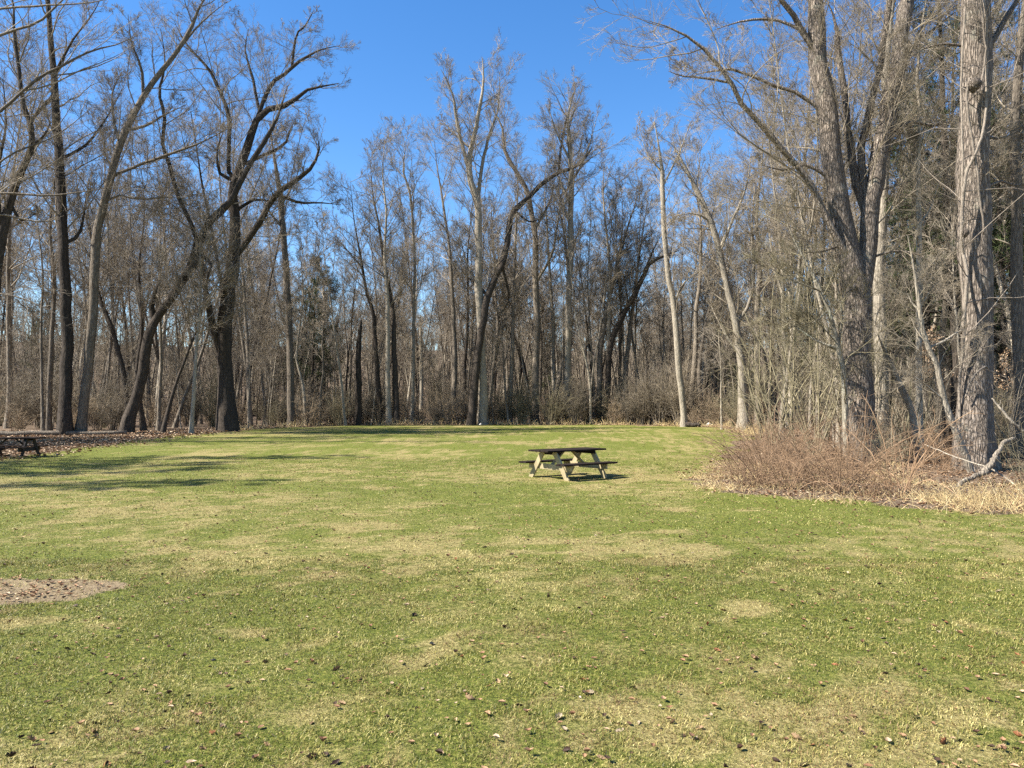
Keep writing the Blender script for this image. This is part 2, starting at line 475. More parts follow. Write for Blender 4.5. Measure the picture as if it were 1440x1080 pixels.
def hero(name, label, cat, D, trunk, limbs=(), bark_m='bark_grey', twig_m='twig_grey', seed=1, anchor=None, group=None,
         crown=None, depth=.35, limb_depth=None, S=10, noflare=False):
    """a tree whose trunk and limbs follow the photograph, given as (px, py, width px), at depth D"""
    r = np.random.default_rng(seed)
    def world(line, d0, slope):
        out = []; p0 = ray(line[0][0], line[0][1], d0); acc = 0; last = p0
        for (px, py, w) in line:
            p = ray(px, py, d0); acc += np.linalg.norm(p - last); last = p
            d = d0 + slope * acc
            q = ray(px, py, d); out.append((*q, w / 2 / F * d))
        out = np.array(out); out[-1, 3] *= .3; out[-2, 3] *= .75
        return out
    W = world(trunk, D, r.uniform(-.06, .06))
    W[0, 2] = tz(W[0, 0], W[0, 1])
    base = W[0, :3].copy()
    root = link(name, None); root.location = base
    tag(root, label, cat, group)
    K = max(14, int(np.linalg.norm(np.diff(W[:, :3], axis=0), axis=1).sum() / .9))
    TL = smooth_line(W, K)
    jit = r.normal(0, .11, (K, 3)) * TL[:, 3:4]; jit[0] = 0
    TL[:, :3] += jit
    link('trunk', trunk_mesh('trunk', TL[:, :3], TL[:, 3], base, M[bark_m], S, not noflare, r), root)
    mains = [(TL, .35)]
    for li, line in enumerate(limbs):
        # attach the limb at the nearest point of what is already grown (same depth there)
        best = None
        for (Ln, _) in mains:
            q = np.array([proj(p[:3]) for p in Ln])
            dd = np.hypot(q[:, 0] - line[0][0], q[:, 1] - line[0][1]); k = int(dd.argmin())
            if best is None or dd[k] < best[0]: best = (dd[k], Ln[k].copy())
        d0 = best[1][1]
        sl = r.uniform(-depth, depth) if limb_depth is None else limb_depth[li]
        LW = world(line, d0, sl)
        LW[0, :3] = LW[0, :3] * .15 + best[1][:3] * .85
        LW[0, 3] = min(LW[0, 3], best[1][3])
        k = max(8, int(np.linalg.norm(np.diff(LW[:, :3], axis=0), axis=1).sum() / .6))
        LL = smooth_line(LW, k); jj = r.normal(0, .16, (k, 3)) * LL[:, 3:4]; jj[0] = 0; LL[:, :3] += jj
        LL[:, 3] = np.maximum(LL[:, 3], .006)
        g = Geo(); g.tubes(LL[:, :3] - base, LL[:, 3], 7)
        link('limb', g.mesh('limb', M[bark_m]), root)
        mains.append((LL, .12))
    c = dict(n1=14, len1=5.0, thick=1.0, dens=1.0, t0=None, limb_n=10, limb_len=None)
    c.update(crown or {})
    g = Geo()
    for i, (Ln, t0) in enumerate(mains):
        L = np.linalg.norm(np.diff(Ln[:, :3], axis=0), axis=1).sum()
        P = Ln[None, :, :3] - base; R = Ln[None, :, 3]
        kw = {k: c[k] for k in ('thick', 'dens') if k in c}
        for k in ('n2', 'n3', 'n4', 'trop', 'ang', 'levels', 'cap'):
            if k in c: kw[k] = c[k]
        if i == 0:
            crown_geo(g, P, R, r, n1=c['n1'], t0=c['t0'] if c['t0'] is not None else t0, len1=c['len1'], **kw)
        else:
            ll = c['limb_len'] or max(1.2, min(4.5, L * .42))
            crown_geo(g, P, R, r, n1=max(4, int(c['limb_n'] * min(1.6, .5 + L / 8))), t0=.15, len1=ll, **kw)
        # the tip goes on as twigs
    link('crown', g.mesh('crown', M[twig_m]), root)
    px, _ = proj(base)
    if anchor: ANCHORS.append((px, anchor))
    return root

# ------------------------------------------------------------------ setting
def build_ground():
    def axis(fine_lo, fine_hi, step, lo, hi, gr=1.09):
        a = list(np.arange(fine_lo, fine_hi + 1e-6, step)); s = step
        while a[-1] < hi: s *= gr; a.append(a[-1] + s)
        s = step
        while a[0] > lo: s *= gr; a.insert(0, a[0] - s)
        return np.array(a)
    xs = axis(-9, 11, .13, -520, 520, 1.045); ys = axis(1.5, 16, .13, -120, 620, 1.035)
    X, Y = np.meshgrid(xs, ys); Z = terrain(X, Y)
    near = sstep(30, 20, np.abs(X) + np.abs(Y)) if False else 1.0
    Z = Z + near * ((vnoise(X, Y, 1.3, 31) - .5) * .02 + (vnoise(X, Y, 3.7, 32) - .5) * .012) * (np.hypot(X, Y) < 45)
    sd = lawn_sd(X, Y) + (vnoise(X, Y, .7, 41) - .5) * 1.5 * np.clip((Y - 8) / 14, .5, 1.4) + (vnoise(X, Y, 2.1, 42) - .5) * .7
    lawn = sstep(-.5, .5, sd)
    st = straw_mask(X, Y); ba = bare_mask(X, Y)
    V = np.stack([X, Y, Z], -1).reshape(-1, 3)
    ny, nx = X.shape
    idx = np.arange(ny * nx).reshape(ny, nx)
    Q = np.stack([idx[:-1, :-1], idx[:-1, 1:], idx[1:, 1:], idx[1:, :-1]], -1).reshape(-1, 4)
    lf = lawn.ravel()[Q].mean(1) > .5
    for name, sel in (('lawn', lf), ('forest_floor', ~lf)):
        q = Q[sel]; used, inv = np.unique(q, return_inverse=True)
        me = make_mesh(name, V[used], inv.reshape(-1, 4), None, M['ground'],
                       dict(lawn=lawn.ravel()[used], straw=st.ravel()[used], bare=ba.ravel()[used]))
        o = link(name, me); tag(o, kind='structure')
build_ground()

def blades(n, dmin, dmax, power, hmin, hmax, wid, half=.70):
    """scattered blades of grass over the view's wedge of lawn, denser near the camera"""
    u = rng.random(n); d = (dmin ** power + u * (dmax ** power - dmin ** power)) ** (1 / power)
    x = (rng.random(n) * 2 - 1) * (half * d + .6); y = d
    sd = lawn_sd(x, y); bm = bare_mask(x, y); keep = (sd > -.1) & (rng.random(n) > bm * .72)
    x, y, d = x[keep], y[keep], d[keep]; n = len(x)
    st = np.maximum(straw_mask(x, y), bm[keep] * 1.1)
    straw = np.clip((rng.random(n) < .10 + st * .85).astype(float) * rng.uniform(.6, 1, n) + rng.uniform(0, .25, n), 0, 1)
    clump = vnoise(x, y, 6, 51) * .6 + vnoise(x, y, 14, 52) * .4
    h = rng.uniform(hmin, hmax, n) * (.3 + 1.4 * clump ** 1.3) * np.where(straw > .5, .8, 1.0)
    w = wid * (1 + d / 5.0) * rng.uniform(.7, 1.3, n)
    az = rng.uniform(0, 2 * math.pi, n); lean = np.clip(rng.normal(1.05, .36, n) + straw * .3, .15, 1.5)
    dx, dy = np.cos(az), np.sin(az); sx, sy = -dy, dx
    z = terrain(x, y) + ((vnoise(x, y, 1.3, 31) - .5) * .02 + (vnoise(x, y, 3.7, 32) - .5) * .012) - .004
    b0 = np.stack([x, y, z], -1); s = np.stack([sx, sy, np.zeros(n)], -1) * w[:, None] / 2
    o = np.stack([dx, dy, np.zeros(n)], -1)
    up = np.array([0, 0, 1.])
    mid = b0 + (o * np.sin(lean * .6)[:, None] + up * np.cos(lean * .6)[:, None]) * (h * .55)[:, None]
    tip = mid + (o * np.sin(lean * 1.25)[:, None] + up * np.cos(np.minimum(lean * 1.25, 1.7))[:, None]) * (h * .5)[:, None]
    V = np.stack([b0 - s, b0 + s, mid - s * .8, mid + s * .8, tip], 1).reshape(-1, 3)
    k = np.arange(n)[:, None] * 5
    Q = k + np.array([[0, 1, 3, 2]]); T = k + np.array([[2, 3, 4]])
    rr = np.clip(rng.normal(.47, .27, n) + (clump - .5) * .5 + (vnoise(x, y, .42, 81) - .5) * .45 * (straw <= .5) + (straw > .5) * (vnoise(x, y, 1.2, 71) + .6 * vnoise(x, y, 4., 72) - .8) * .75, 0, 1)
    return V, Q, T, np.repeat(straw, 5), np.repeat(rr, 5)
parts_ = [blades(330000, 2.9, 8.5, 1.0, .012, .046, .0021), blades(190000, 8.0, 26, .9, .015, .045, .0026)]
off = 0; Vs, Qs, Ts, S1, R1 = [], [], [], [], []
for V, Q, T, s_, r_ in parts_:
    Vs.append(V); Qs.append(Q + off); Ts.append(T + off); S1.append(s_); R1.append(r_); off += len(V)
o = link('grass', make_mesh('grass', np.concatenate(Vs), np.concatenate(Qs), np.concatenate(Ts), M['grass'],
                            dict(straw=np.concatenate(S1), rnd=np.concatenate(R1)), smooth=False))
tag(o, 'short mown grass blades mixed with straw on the lawn', 'grass', kind='stuff')

# ------------------------------------------------------------------ leaves
def leaf_geo(r, size, curl, lobes):
    """one dead leaf: a lobed blade, cupped about its midrib, with a stalk"""
    n = 9; xs = np.linspace(0, 1, n)
    w = np.sin(np.pi * np.clip(xs * .97 + .02, 0, 1)) ** .7 * .33 * (1 + .35 * lobes * np.sin(xs * 21 + r.uniform(0, 6)))
    bend = curl * (xs - .45) ** 2
    rows = []
    for s in (-1, -.5, 0, .5, 1):
        y = s * w * np.cos(abs(s) * curl * .8)
        z = bend + abs(s) ** 1.5 * w * curl * 1.2 + r.normal(0, .018, n)
        rows.append(np.stack([xs - .5, y, z], -1))
    V = np.array(rows) * size
    Q = []
    for a in range(4):
        for b in range(n - 1):
            Q.append((a * n + b, a * n + b + 1, (a + 1) * n + b + 1, (a + 1) * n + b))
    g = Geo(); g.add(V.reshape(-1, 3), Q)
    st = np.array([[-.5, 0, bend[0]], [-.62, .03, bend[0] + .06], [-.72, .1, bend[0] + .1]]) * size
    g.tubes(st, np.array([.012, .009, .006]) * size, 4)
    V = np.concatenate(g.V); V[:, 2] -= V[:, 2].min(); g.V = [V]
    return g

ORD = ['first', 'second', 'third', 'fourth', 'fifth', 'sixth', 'seventh', 'eighth', 'ninth', 'tenth', 'eleventh', 'twelfth', 'thirteenth', 'fourteenth',
       'fifteenth', 'sixteenth', 'seventeenth', 'eighteenth', 'nineteenth', 'twentieth']
leaf_protos = []
for i in range(12):
    r = np.random.default_rng(100 + i)
    shape = ('flat', 'cupped', 'tightly curled')[i % 3]; tone = list(M['dryleaf'])[(i // 3) % 4]
    g = leaf_geo(r, r.uniform(.06, .085), (.18, .6, 1.15)[i % 3], r.uniform(.3, 1))
    leaf_protos.append((g.mesh('leaf', M['dryleaf'][tone]), shape, tone))
leaf_px = [(293, 938), (620, 925), (890, 968), (1215, 1035), (1430, 1055), (133, 1020), (20, 985), (80, 985), (265, 980), (545, 975), (560, 970), (700, 960), (720, 780),
           (800, 800), (867, 860), (830, 862), (940, 865), (1260, 872), (1320, 888), (1405, 832), (845, 1065), (1000, 1005), (505, 955), (350, 962), (480, 990),
           (150, 884), (300, 930), (445, 840), (660, 985), (205, 670), (180, 718), (360, 722)]
r = np.random.default_rng(77)
cell_count = {}
while len(leaf_px) < 190:
    py = HOR + (1080 - HOR) * (.30 + .72 * r.random() ** .8); px = r.uniform(0, 1440)
    if py < 1085: leaf_px.append((px, py))
def region(px, py):
    v = 'front' if py > 960 else ('near' if py > 850 else 'middle')
    h = 'far left' if px < 290 else 'left' if px < 580 else 'centre' if px < 860 else 'right' if px < 1150 else 'far right'
    return v, h
cells = {}
for i, (px, py) in enumerate(leaf_px):
    p = gp(px, py)
    if lawn_sd(np.array([p[0]]), np.array([p[1]]))[0] < .2: continue
    me, shape, tone = leaf_protos[int(r.integers(0, 12)) if i > 8 else (3 * 0 + i) % 3]
    o = link('fallen_leaf', me)
    o.location = (p[0], p[1], tz(p[0], p[1]) + .0); o.rotation_euler = (r.normal(0, .3), r.normal(0, .3), r.uniform(0, 6.28))
    s = r.uniform(.38, .75); o.scale = (s, s, s)
    v, h = region(px, py); cells.setdefault((tone, shape, v, h), []).append((px, o))
for (tone, shape, v, h), lst in cells.items():
    lst.sort(key=lambda t: t[0])
    where = {'front': 'in the front grass', 'near': 'on near grass', 'middle': 'on mid lawn'}[v] + ' at ' + h
    for k, (_, o) in enumerate(lst):
        lab = f'{shape} {tone} leaf {where}'
        if len(lst) > 1: lab = f'{ORD[k]} {shape} {tone} leaf from left, {where}'
        tag(o, lab, 'leaf', 'fallen leaves on the lawn')

def litter(n_tries, sampler, size=(.05, .11), tone=.6, up=.012):
    x, y, keep = sampler(n_tries)
    x, y = x[keep], y[keep]; n = len(x)
    s = rng.uniform(size[0], size[1], n) * (1 + np.hypot(x, y) / 90); az = rng.uniform(0, 6.28, n)
    c, sn = np.cos(az), np.sin(az); z0 = terrain(x, y) + up
    tilt = rng.normal(0, .35, (n, 2)); cu = rng.uniform(.1, .7, n)
    L = np.array([(-.5, 0), (-.1, -.28), (-.1, .28), (.25, -.24), (.25, .24), (.5, 0), (0, 0)])
    V = np.zeros((n, 7, 3))
    lx = L[None, :, 0] * s[:, None]; ly = L[None, :, 1] * s[:, None]
    V[..., 0] = x[:, None] + lx * c[:, None] - ly * sn[:, None]
    V[..., 1] = y[:, None] + lx * sn[:, None] + ly * c[:, None]
    V[..., 2] = z0[:, None] + np.abs(L[None, :, 1]) * s[:, None] * cu[:, None] * 1.6 + (L[None, :, 0] ** 2) * s[:, None] * cu[:, None] + np.abs(lx * tilt[:, :1] + ly * tilt[:, 1:])
    k = np.arange(n)[:, None, None] * 7
    T = (k + np.array([[[0, 1, 6], [6, 2, 0], [1, 3, 6], [6, 4, 2], [3, 5, 6], [6, 5, 4]]])).reshape(-1, 3)
    rr = np.repeat(np.clip(rng.normal(tone, .24, n), 0, 1), 7)
    return V.reshape(-1, 3), T, rr
def s_edge(n):
    x = rng.uniform(-36, 18, n); y = rng.uniform(18, 66, n); sd = lawn_sd(x, y)
    return x, y, (sd < 0.9 * rng.random(n) ** 2 + .1) & (sd > -4.5) & (np.abs(x) < .72 * y)
def s_right(n):
    x = rng.uniform(3.5, 22, n); y = rng.uniform(10, 30, n); sd = lawn_sd(x, y)
    return x, y, (sd < .7 * rng.random(n) ** 3) & (x < .72 * y)
def s_bare(n):
    x = rng.uniform(-9, -3, n); y = rng.uniform(6, 8.2, n)
    return x, y, rng.random(n) < bare_mask(x, y)
def s_lawn(n):
    d = rng.uniform(3, 45, n); x = rng.uniform(-.7, .7, n) * d
    near = np.exp(-np.maximum(lawn_sd(x, d), 0) / 5)
    return x, d, (lawn_sd(x, d) > 0) & (rng.random(n) < .35 + .65 * near)
def s_left(n):
    x = rng.uniform(-30, -12, n); y = rng.uniform(22, 46, n); sd = lawn_sd(x, y)
    return x, y, (sd < 2.2 * rng.random(n) ** 2)
Vs, Ts, Rs = [], [], []; off = 0
for smp, n, sz, tn in ((s_edge, 22000, (.07, .13), .6), (s_right, 16000, (.045, .085), .47), (s_bare, 1500, (.025, .055), .42), (s_lawn, 13000, (.018, .05), .3), (s_left, 14000, (.07, .14), .66)):
    V, T, rr = litter(n, smp, sz, tn); Vs.append(V); Ts.append(T + off); Rs.append(rr); off += len(V)
o = link('leaf_litter', make_mesh('leaf_litter', np.concatenate(Vs), None, np.concatenate(Ts), M['litter'], dict(rnd=np.concatenate(Rs)), smooth=False))
tag(o, 'tan and brown dead leaves littering the lawn edges and the brush', 'leaf litter', kind='stuff')

# tall dead grass: fringe of the far edge and the right-hand brush
def dead_grass(n, sampler, h=(.15, .45)):
    x, y, keep, hs = sampler(n); x, y, hs = x[keep], y[keep], hs[keep]; n = len(x)
    ln = rng.uniform(h[0], h[1], n) * hs * 1.25; az = rng.uniform(0, 6.28, n); lean = np.clip(rng.normal(.6, .4, n), 0, 1.5)
    d = np.stack([np.cos(az) * np.sin(lean), np.sin(az) * np.sin(lean), np.cos(lean)], -1)
    P = grow(np.stack([x, y, terrain(x, y)], -1), d, ln, 4, .12, -.16, rng)
    w = (.0022 + .00018 * y)[:, None] * np.array([1, .9, .7, .25])[None]
    g = Geo(); g.tubes(P, w, 3); return g, np.repeat(np.clip(rng.normal(.55, .25, n), 0, 1), 12)
def d_right(n):
    x = rng.uniform(3.6, 16, n); y = rng.uniform(10.5, 24, n); sd = lawn_sd(x, y)
    k = vnoise(x, y, .9, 61) + .35 * np.exp(-((x - 8.0) / 1.8) ** 2 - ((y - 12.7) / 1.0) ** 2)
    return x, y, (sd < .15 + 1.1 * rng.random(n) ** 2 * vnoise(x, y, 1.1, 63)) & (sd > -5) & (rng.random(n) < sstep(.4, .85, k) + .1) & (x < .74 * y), .35 + .9 * np.exp(-((x - 8.2) / 1.6) ** 2 - ((y - 12.9) / .9) ** 2)
def d_far(n):
    x = rng.uniform(-20, 16, n); y = rng.uniform(40, 66, n); sd = lawn_sd(x, y)
    return x, y, (sd < .1) & (sd > -1.8) & (x > -17.5) & (rng.random(n) < sstep(.3, .7, vnoise(x, y, .35, 62)) + .2), 1.3 + .0 * x
gs = [dead_grass(34000, d_right), dead_grass(30000, d_far)]
G = Geo(); rr = []
for g, a in gs:
    for V, Q in zip(g.V, g.Q): G.add(V, Q)
    rr.append(a)
o = link('dead_grass', G.mesh('dead_grass', M['deadgrass'], True, dict(rnd=np.concatenate(rr))))
tag(o, 'tall straw-coloured dead grass along the edges of the lawn', 'dead grass', kind='stuff')

# ------------------------------------------------------------------ picnic tables
def picnic_table(label, loc, rz, top_m, leg_m, group):
    root = link('picnic_table', None); root.location = loc; root.rotation_euler = (0, 0, rz); root.scale = (1, 1, .9)
    tag(root, label, 'picnic table', group)
    r = np.random.default_rng(9)
    L = 1.86
    g = Geo()
    for k in range(5):
        g.box((r.normal(0, .006), (k - 2) * .148, .731), (L, .138, .045), None, .006)
    link('tabletop', g.mesh('tabletop', top_m, False), root)
    for s in (-1, 1):
        g = Geo()
        for k in range(2): g.box((r.normal(0, .006), s * (.60 + k * .146), .401), (1.70, .138, .045), None, .006)
        link('bench_seat', g.mesh('bench_seat', top_m, False), root)
    for e in (-1, 1):
        x = e * .60
        for s in (-1, 1):      # two splayed legs per end
            a = np.array([x - e * .0, s * .66, -.02]); b = np.array([x, s * .20, .712])
            d = unit(b - a); sx = np.array([1., 0, 0]); n = np.cross(d, sx)
            g = Geo(); g.box((a + b) / 2, (np.linalg.norm(b - a), .042, .14), np.array([d, sx, n]), .004)
            lg = link('leg', g.mesh('leg', leg_m, False), root)
        g = Geo(); g.box((x - e * .041, 0, .31), (.038, 1.50, .14), None, .004); link('seat_beam', g.mesh('seat_beam', leg_m, False), root)
        g = Geo(); g.box((x - e * .041, 0, .667), (.038, .70, .088), None, .004); link('top_cleat', g.mesh('top_cleat', top_m, False), root)
        a = np.array([x - e * .07, 0, .33]); b = np.array([x - e * .46, 0, .70]); d = unit(b - a); sy = np.array([0, 1., 0])
        g = Geo(); g.box((a + b) / 2, (np.linalg.norm(b - a), .088, .038), np.array([d, sy, np.cross(d, sy)]), .004)
        link('brace', g.mesh('brace', leg_m, False), root)
    return root
# near table from its four feet in the photograph
pa = gp(745, 671.5); pb = gp(797, 676.5); pc = gp(852, 671.5)
ctr = (pa + pc) / 2
picnic_table('wooden picnic table with dark boards and pale legs in the open lawn', (ctr[0], ctr[1], tz(ctr[0], ctr[1])), math.radians(38),
             M['wood_dark'], M['wood_pale'], None)
pl = gp(22, 644)
picnic_table('dark shaded picnic table among fallen leaves below the left tree line', (pl[0] - .35, pl[1] + .3, tz(pl[0], pl[1])), math.radians(8),
             M['wood_dark'], M['wood_old'], None)

# ------------------------------------------------------------------ hero trees (widths and bends taken from the photograph)
exec_heroes = True
def up(line, n=1, dx=None):
    """carry a line on above the picture's top edge"""
    (x0, y0, w0), (x1, y1, w1) = line[-2], line[-1]
    return list(line) + [(x1 + (x1 - x0) * .9 + 4, y1 + (y1 - y0) * .9, w1 * .7), (x1 + (x1 - x0) * 1.9 - 3, y1 + (y1 - y0) * 1.8, w1 * .35)]

LB = 'bare trees of the left tree line'
hero('bare_tree', 'straight dark tall tree, left most of the big trunks behind the far left picnic table', 'tree', 41,
     up([(92, 612, 17), (93, 540, 16), (93, 470, 15), (91, 380, 14), (87, 300, 13), (84, 230, 12), (80, 170, 11), (76, 110, 9), (70, 40, 7), (66, -10, 6)]),
     [[(78, 140, 5), (50, 160, 5), (40, 172, 5), (28, 120, 4), (25, 60, 3), (14, 10, 2)], [(92, 225, 4), (120, 205, 4), (150, 165, 3), (175, 120, 2)],
      [(93, 350, 5), (110, 330, 5), (118, 300, 4), (125, 250, 3)], [(80, 100, 4), (100, 60, 3), (130, 20, 2), (150, -20, 2)]],
     'bark_dark', 'twig_brown', 21, 'the straight dark tree', LB, dict(n1=22, len1=5.5, limb_n=10))
hero('bare_tree', 'bent grey tree leaning up to the right, just right of the straight dark tree', 'tree', 41.5,
     up([(113, 611, 13), (118, 560, 13), (126, 490, 13), (132, 420, 12), (135, 350, 12), (142, 300, 11), (157, 240, 10), (170, 197, 10), (187, 163, 9), (205, 130, 8), (230, 97, 7), (250, 70, 6), (268, 40, 5), (278, 15, 4)]),
     [[(165, 250, 5), (200, 230, 4), (235, 218, 4), (283, 200, 3), (322, 180, 2)], [(175, 190, 5), (205, 177, 4), (230, 162, 3), (262, 147, 2)],
      [(205, 130, 4), (200, 100, 4), (185, 60, 3), (180, 20, 2)], [(170, 200, 4), (160, 170, 4), (158, 130, 3), (170, 105, 2)],
      [(250, 70, 4), (285, 30, 3), (320, 2, 2)], [(140, 300, 4), (160, 275, 3), (200, 280, 3), (245, 277, 2), (285, 285, 2)]],
     'bark_grey', 'twig_grey', 22, 'the bent tree', LB, dict(n1=16, len1=4.5, limb_n=11))
hero('bare_tree', 'arching tree bending far right over a low broken stub, in the left tree line', 'tree', 44,
     [(178, 609, 16), (186, 575, 15), (197, 540, 14), (204, 500, 14), (211, 465, 13), (225, 440, 12), (243, 415, 12), (262, 388, 12), (275, 362, 11), (285, 330, 11), (300, 305, 11), (320, 292, 10), (331, 272, 8), (352, 230, 7), (374, 195, 6), (392, 160, 5), (405, 120, 3)],
     [[(212, 460, 9), (214, 435, 8), (218, 410, 7), (224, 398, 5)], [(283, 358, 6), (297, 372, 5), (290, 395, 4)],
      [(262, 388, 7), (276, 340, 6), (262, 300, 6), (248, 270, 6), (240, 235, 6), (229, 205, 5), (231, 165, 5), (224, 130, 4), (232, 90, 3), (226, 40, 2)]],
     'bark_dark', 'twig_grey', 23, 'the arching tree', LB, dict(n1=9, len1=3.6, limb_n=6, t0=.6))
hero('bare_tree', 'massive dark tree with several crooked spreading limbs, thickest trunk of the left tree line', 'tree', 47,
     [(322, 604, 26), (320, 570, 23), (317, 530, 21), (316, 480, 20), (318, 430, 20), (325, 390, 19), (331, 350, 16), (331, 310, 14), (328, 265, 13), (338, 232, 12), (350, 200, 11), (362, 168, 9), (384, 151, 8), (410, 147, 7), (423, 130, 5), (450, 122, 4), (477, 117, 3)],
     [[(331, 355, 10), (350, 335, 9), (366, 310, 9), (378, 290, 8), (390, 272, 8), (415, 254, 7), (440, 233, 5), (450, 205, 3), (447, 195, 2)],
      [(327, 255, 6), (321, 235, 6), (322, 170, 6), (307, 123, 5), (290, 93, 4), (262, 62, 3), (245, 30, 2)],
      [(328, 262, 6), (310, 245, 5), (305, 213, 4), (314, 185, 4)], [(343, 230, 5), (373, 217, 5), (400, 203, 4), (407, 185, 4), (413, 172, 3)],
      [(364, 160, 6), (380, 120, 6), (400, 105, 5), (413, 93, 5), (430, 80, 4), (450, 70, 3), (478, 64, 2)],
      [(414, 92, 4), (417, 50, 3), (430, 35, 3), (441, 15, 2)], [(365, 160, 4), (355, 110, 4), (345, 70, 3), (350, 40, 2)],
      [(316, 520, 12), (307, 487, 11), (297, 450, 10), (290, 415, 8), (285, 380, 6), (282, 350, 4)], [(392, 270, 4), (420, 285, 4), (450, 285, 3), (480, 288, 2)],
      [(340, 300, 5), (355, 282, 4), (378, 282, 3), (392, 275, 3)]],
     'bark_dark', 'twig_grey', 24, 'the crooked tree', LB, dict(n1=10, len1=4.2, limb_n=10, t0=.6), depth=.3)
hero('bare_tree', 'dark crooked tree at the left frame edge leaning right then curling back left', 'tree', 37,
     up([(-22, 620, 15), (-12, 480, 14), (-2, 360, 13), (12, 290, 12), (25, 250, 11), (40, 220, 9), (46, 200, 8), (42, 175, 7), (32, 145, 6), (26, 95, 5), (20, 45, 4)]),
     [[(46, 205, 4), (62, 190, 4), (72, 170, 3)], [(10, 292, 5), (30, 310, 4), (50, 300, 3)], [(0, 350, 6), (-4, 250, 5), (8, 180, 4), (4, 110, 3)]],
     'bark_dark', 'twig_brown', 25, None, LB, dict(n1=16, len1=4.6))
hero('bare_tree', 'vine-furred straight trunk standing a little back, right of the massive crooked tree', 'tree', 56,
     [(409, 582, 10), (409, 520, 10), (406, 450, 9), (403, 390, 9), (399, 330, 8), (395, 290, 8), (390, 250, 6), (384, 210, 4), (380, 180, 3)],
     [[(396, 290, 4), (412, 260, 3), (425, 225, 2)], [(398, 320, 4), (375, 290, 3), (365, 250, 2)]],
     'bark_grey', 'twig_brown', 26, 'the furred trunk', None, dict(n1=30, len1=2.6, t0=.25))
CB = 'tall bare trees along the far edge of the lawn'
hero('bare_tree', 'curving tree sweeping up to the right from the far lawn edge, dark foot', 'tree', 61,
     [(662, 595, 11), (667, 540, 11), (672, 500, 10), (679, 455, 10), (686, 415, 10), (696, 393, 9), (707, 370, 9), (713, 343, 8), (720, 302, 8), (743, 278, 7), (772, 250, 6), (795, 240, 5), (813, 232, 5), (827, 217, 3), (833, 205, 2)],
     [[(780, 246, 4), (790, 200, 3), (797, 167, 3), (806, 130, 2)], [(686, 420, 5), (676, 405, 4), (660, 392, 3), (640, 370, 2)], [(725, 298, 3), (745, 312, 3), (770, 302, 2)],
      [(707, 372, 4), (716, 420, 3), (704, 440, 3)]],
     'bark_dark', 'twig_grey', 31, 'the curving tree', CB, dict(n1=14, len1=4, thick=1.3))
hero('bare_tree', 'tall pale straight tree with forked high crown, right against the curving lawn-edge tree', 'tree', 62,
     [(679, 594, 14), (679, 540, 13), (677, 480, 12), (673, 400, 11), (673, 333, 10), (671, 285, 10), (662, 253, 9), (660, 225, 8), (667, 190, 6), (675, 150, 5), (680, 110, 4), (678, 80, 2)],
     [[(657, 236, 5), (643, 175, 5), (637, 135, 4), (620, 97, 2)], [(663, 203, 3), (643, 192, 3), (622, 170, 2)], [(671, 282, 5), (677, 240, 5), (687, 193, 4), (700, 155, 3), (703, 100, 2)],
      [(673, 400, 4), (657, 370, 3), (645, 330, 3)]],
     'bark_pale', 'twig_grey', 32, 'the forked tree', CB, dict(n1=18, len1=5, thick=1.3, t0=.45))
hero('bare_tree', 'grey tree forking up right, second trunk right of the curving lawn-edge tree', 'tree', 66,
     [(753, 575, 10), (754, 520, 10), (755, 450, 9), (753, 383, 9), (752, 333, 8), (742, 273, 7), (725, 240, 6), (710, 213, 5), (706, 178, 4), (693, 155, 3)],
     [[(753, 330, 4), (770, 290, 4), (780, 260, 3)], [(755, 400, 4), (775, 360, 4), (783, 320, 3), (790, 270, 2)]],
     'bark_grey', 'twig_grey', 33, None, CB, dict(n1=18, len1=4.5, thick=1.3))
hero('bare_tree', 'straight pale tree carrying the round twiggy crown right of mid photo', 'tree', 64,
     [(798, 575, 10), (799, 520, 10), (800, 433, 9), (802, 360, 9), (803, 300, 8), (804, 255, 8), (801, 200, 6), (799, 165, 5), (806, 130, 3)],
     [[(802, 260, 4), (825, 215, 3), (838, 170, 2)], [(801, 220, 4), (780, 180, 3), (772, 150, 2)], [(803, 290, 4), (785, 250, 3), (770, 215, 3)]],
     'bark_pale', 'twig_grey', 34, 'the round-crowned tree', CB, dict(n1=30, len1=6.0, thick=1.3, t0=.45, n2=8))
hero('bare_tree', 'dark trunk leaning hard right out of the clump behind the shrubs', 'tree', 66,
     [(853, 560, 8), (857, 500, 8), (866, 465, 8), (880, 436, 8), (893, 412, 7), (904, 390, 7), (912, 371, 6), (930, 362, 4), (955, 352, 3)],
     [[(904, 390, 4), (915, 360, 3), (935, 320, 2)]], 'bark_dark', 'twig_brown', 35, None, CB, dict(n1=12, len1=3.0, thick=1.2))
hero('bare_tree', 'slender slightly bent tree with bright lower bark at right end of the far edge', 'tree', 56,
     [(962, 596, 9), (960, 570, 9), (956, 530, 9), (952, 480, 9), (948, 430, 8), (940, 390, 8), (935, 340, 7), (932, 290, 7), (931, 245, 6), (927, 210, 4), (920, 170, 2)],
     [[(946, 425, 3), (960, 400, 3), (985, 380, 2)], [(932, 260, 3), (955, 215, 3), (970, 175, 2)], [(931, 245, 3), (910, 215, 2), (900, 180, 2)]],
     'bark_pale', 'twig_grey', 36, 'the bright-barked tree', CB, dict(n1=20, len1=4.2, thick=1.2))
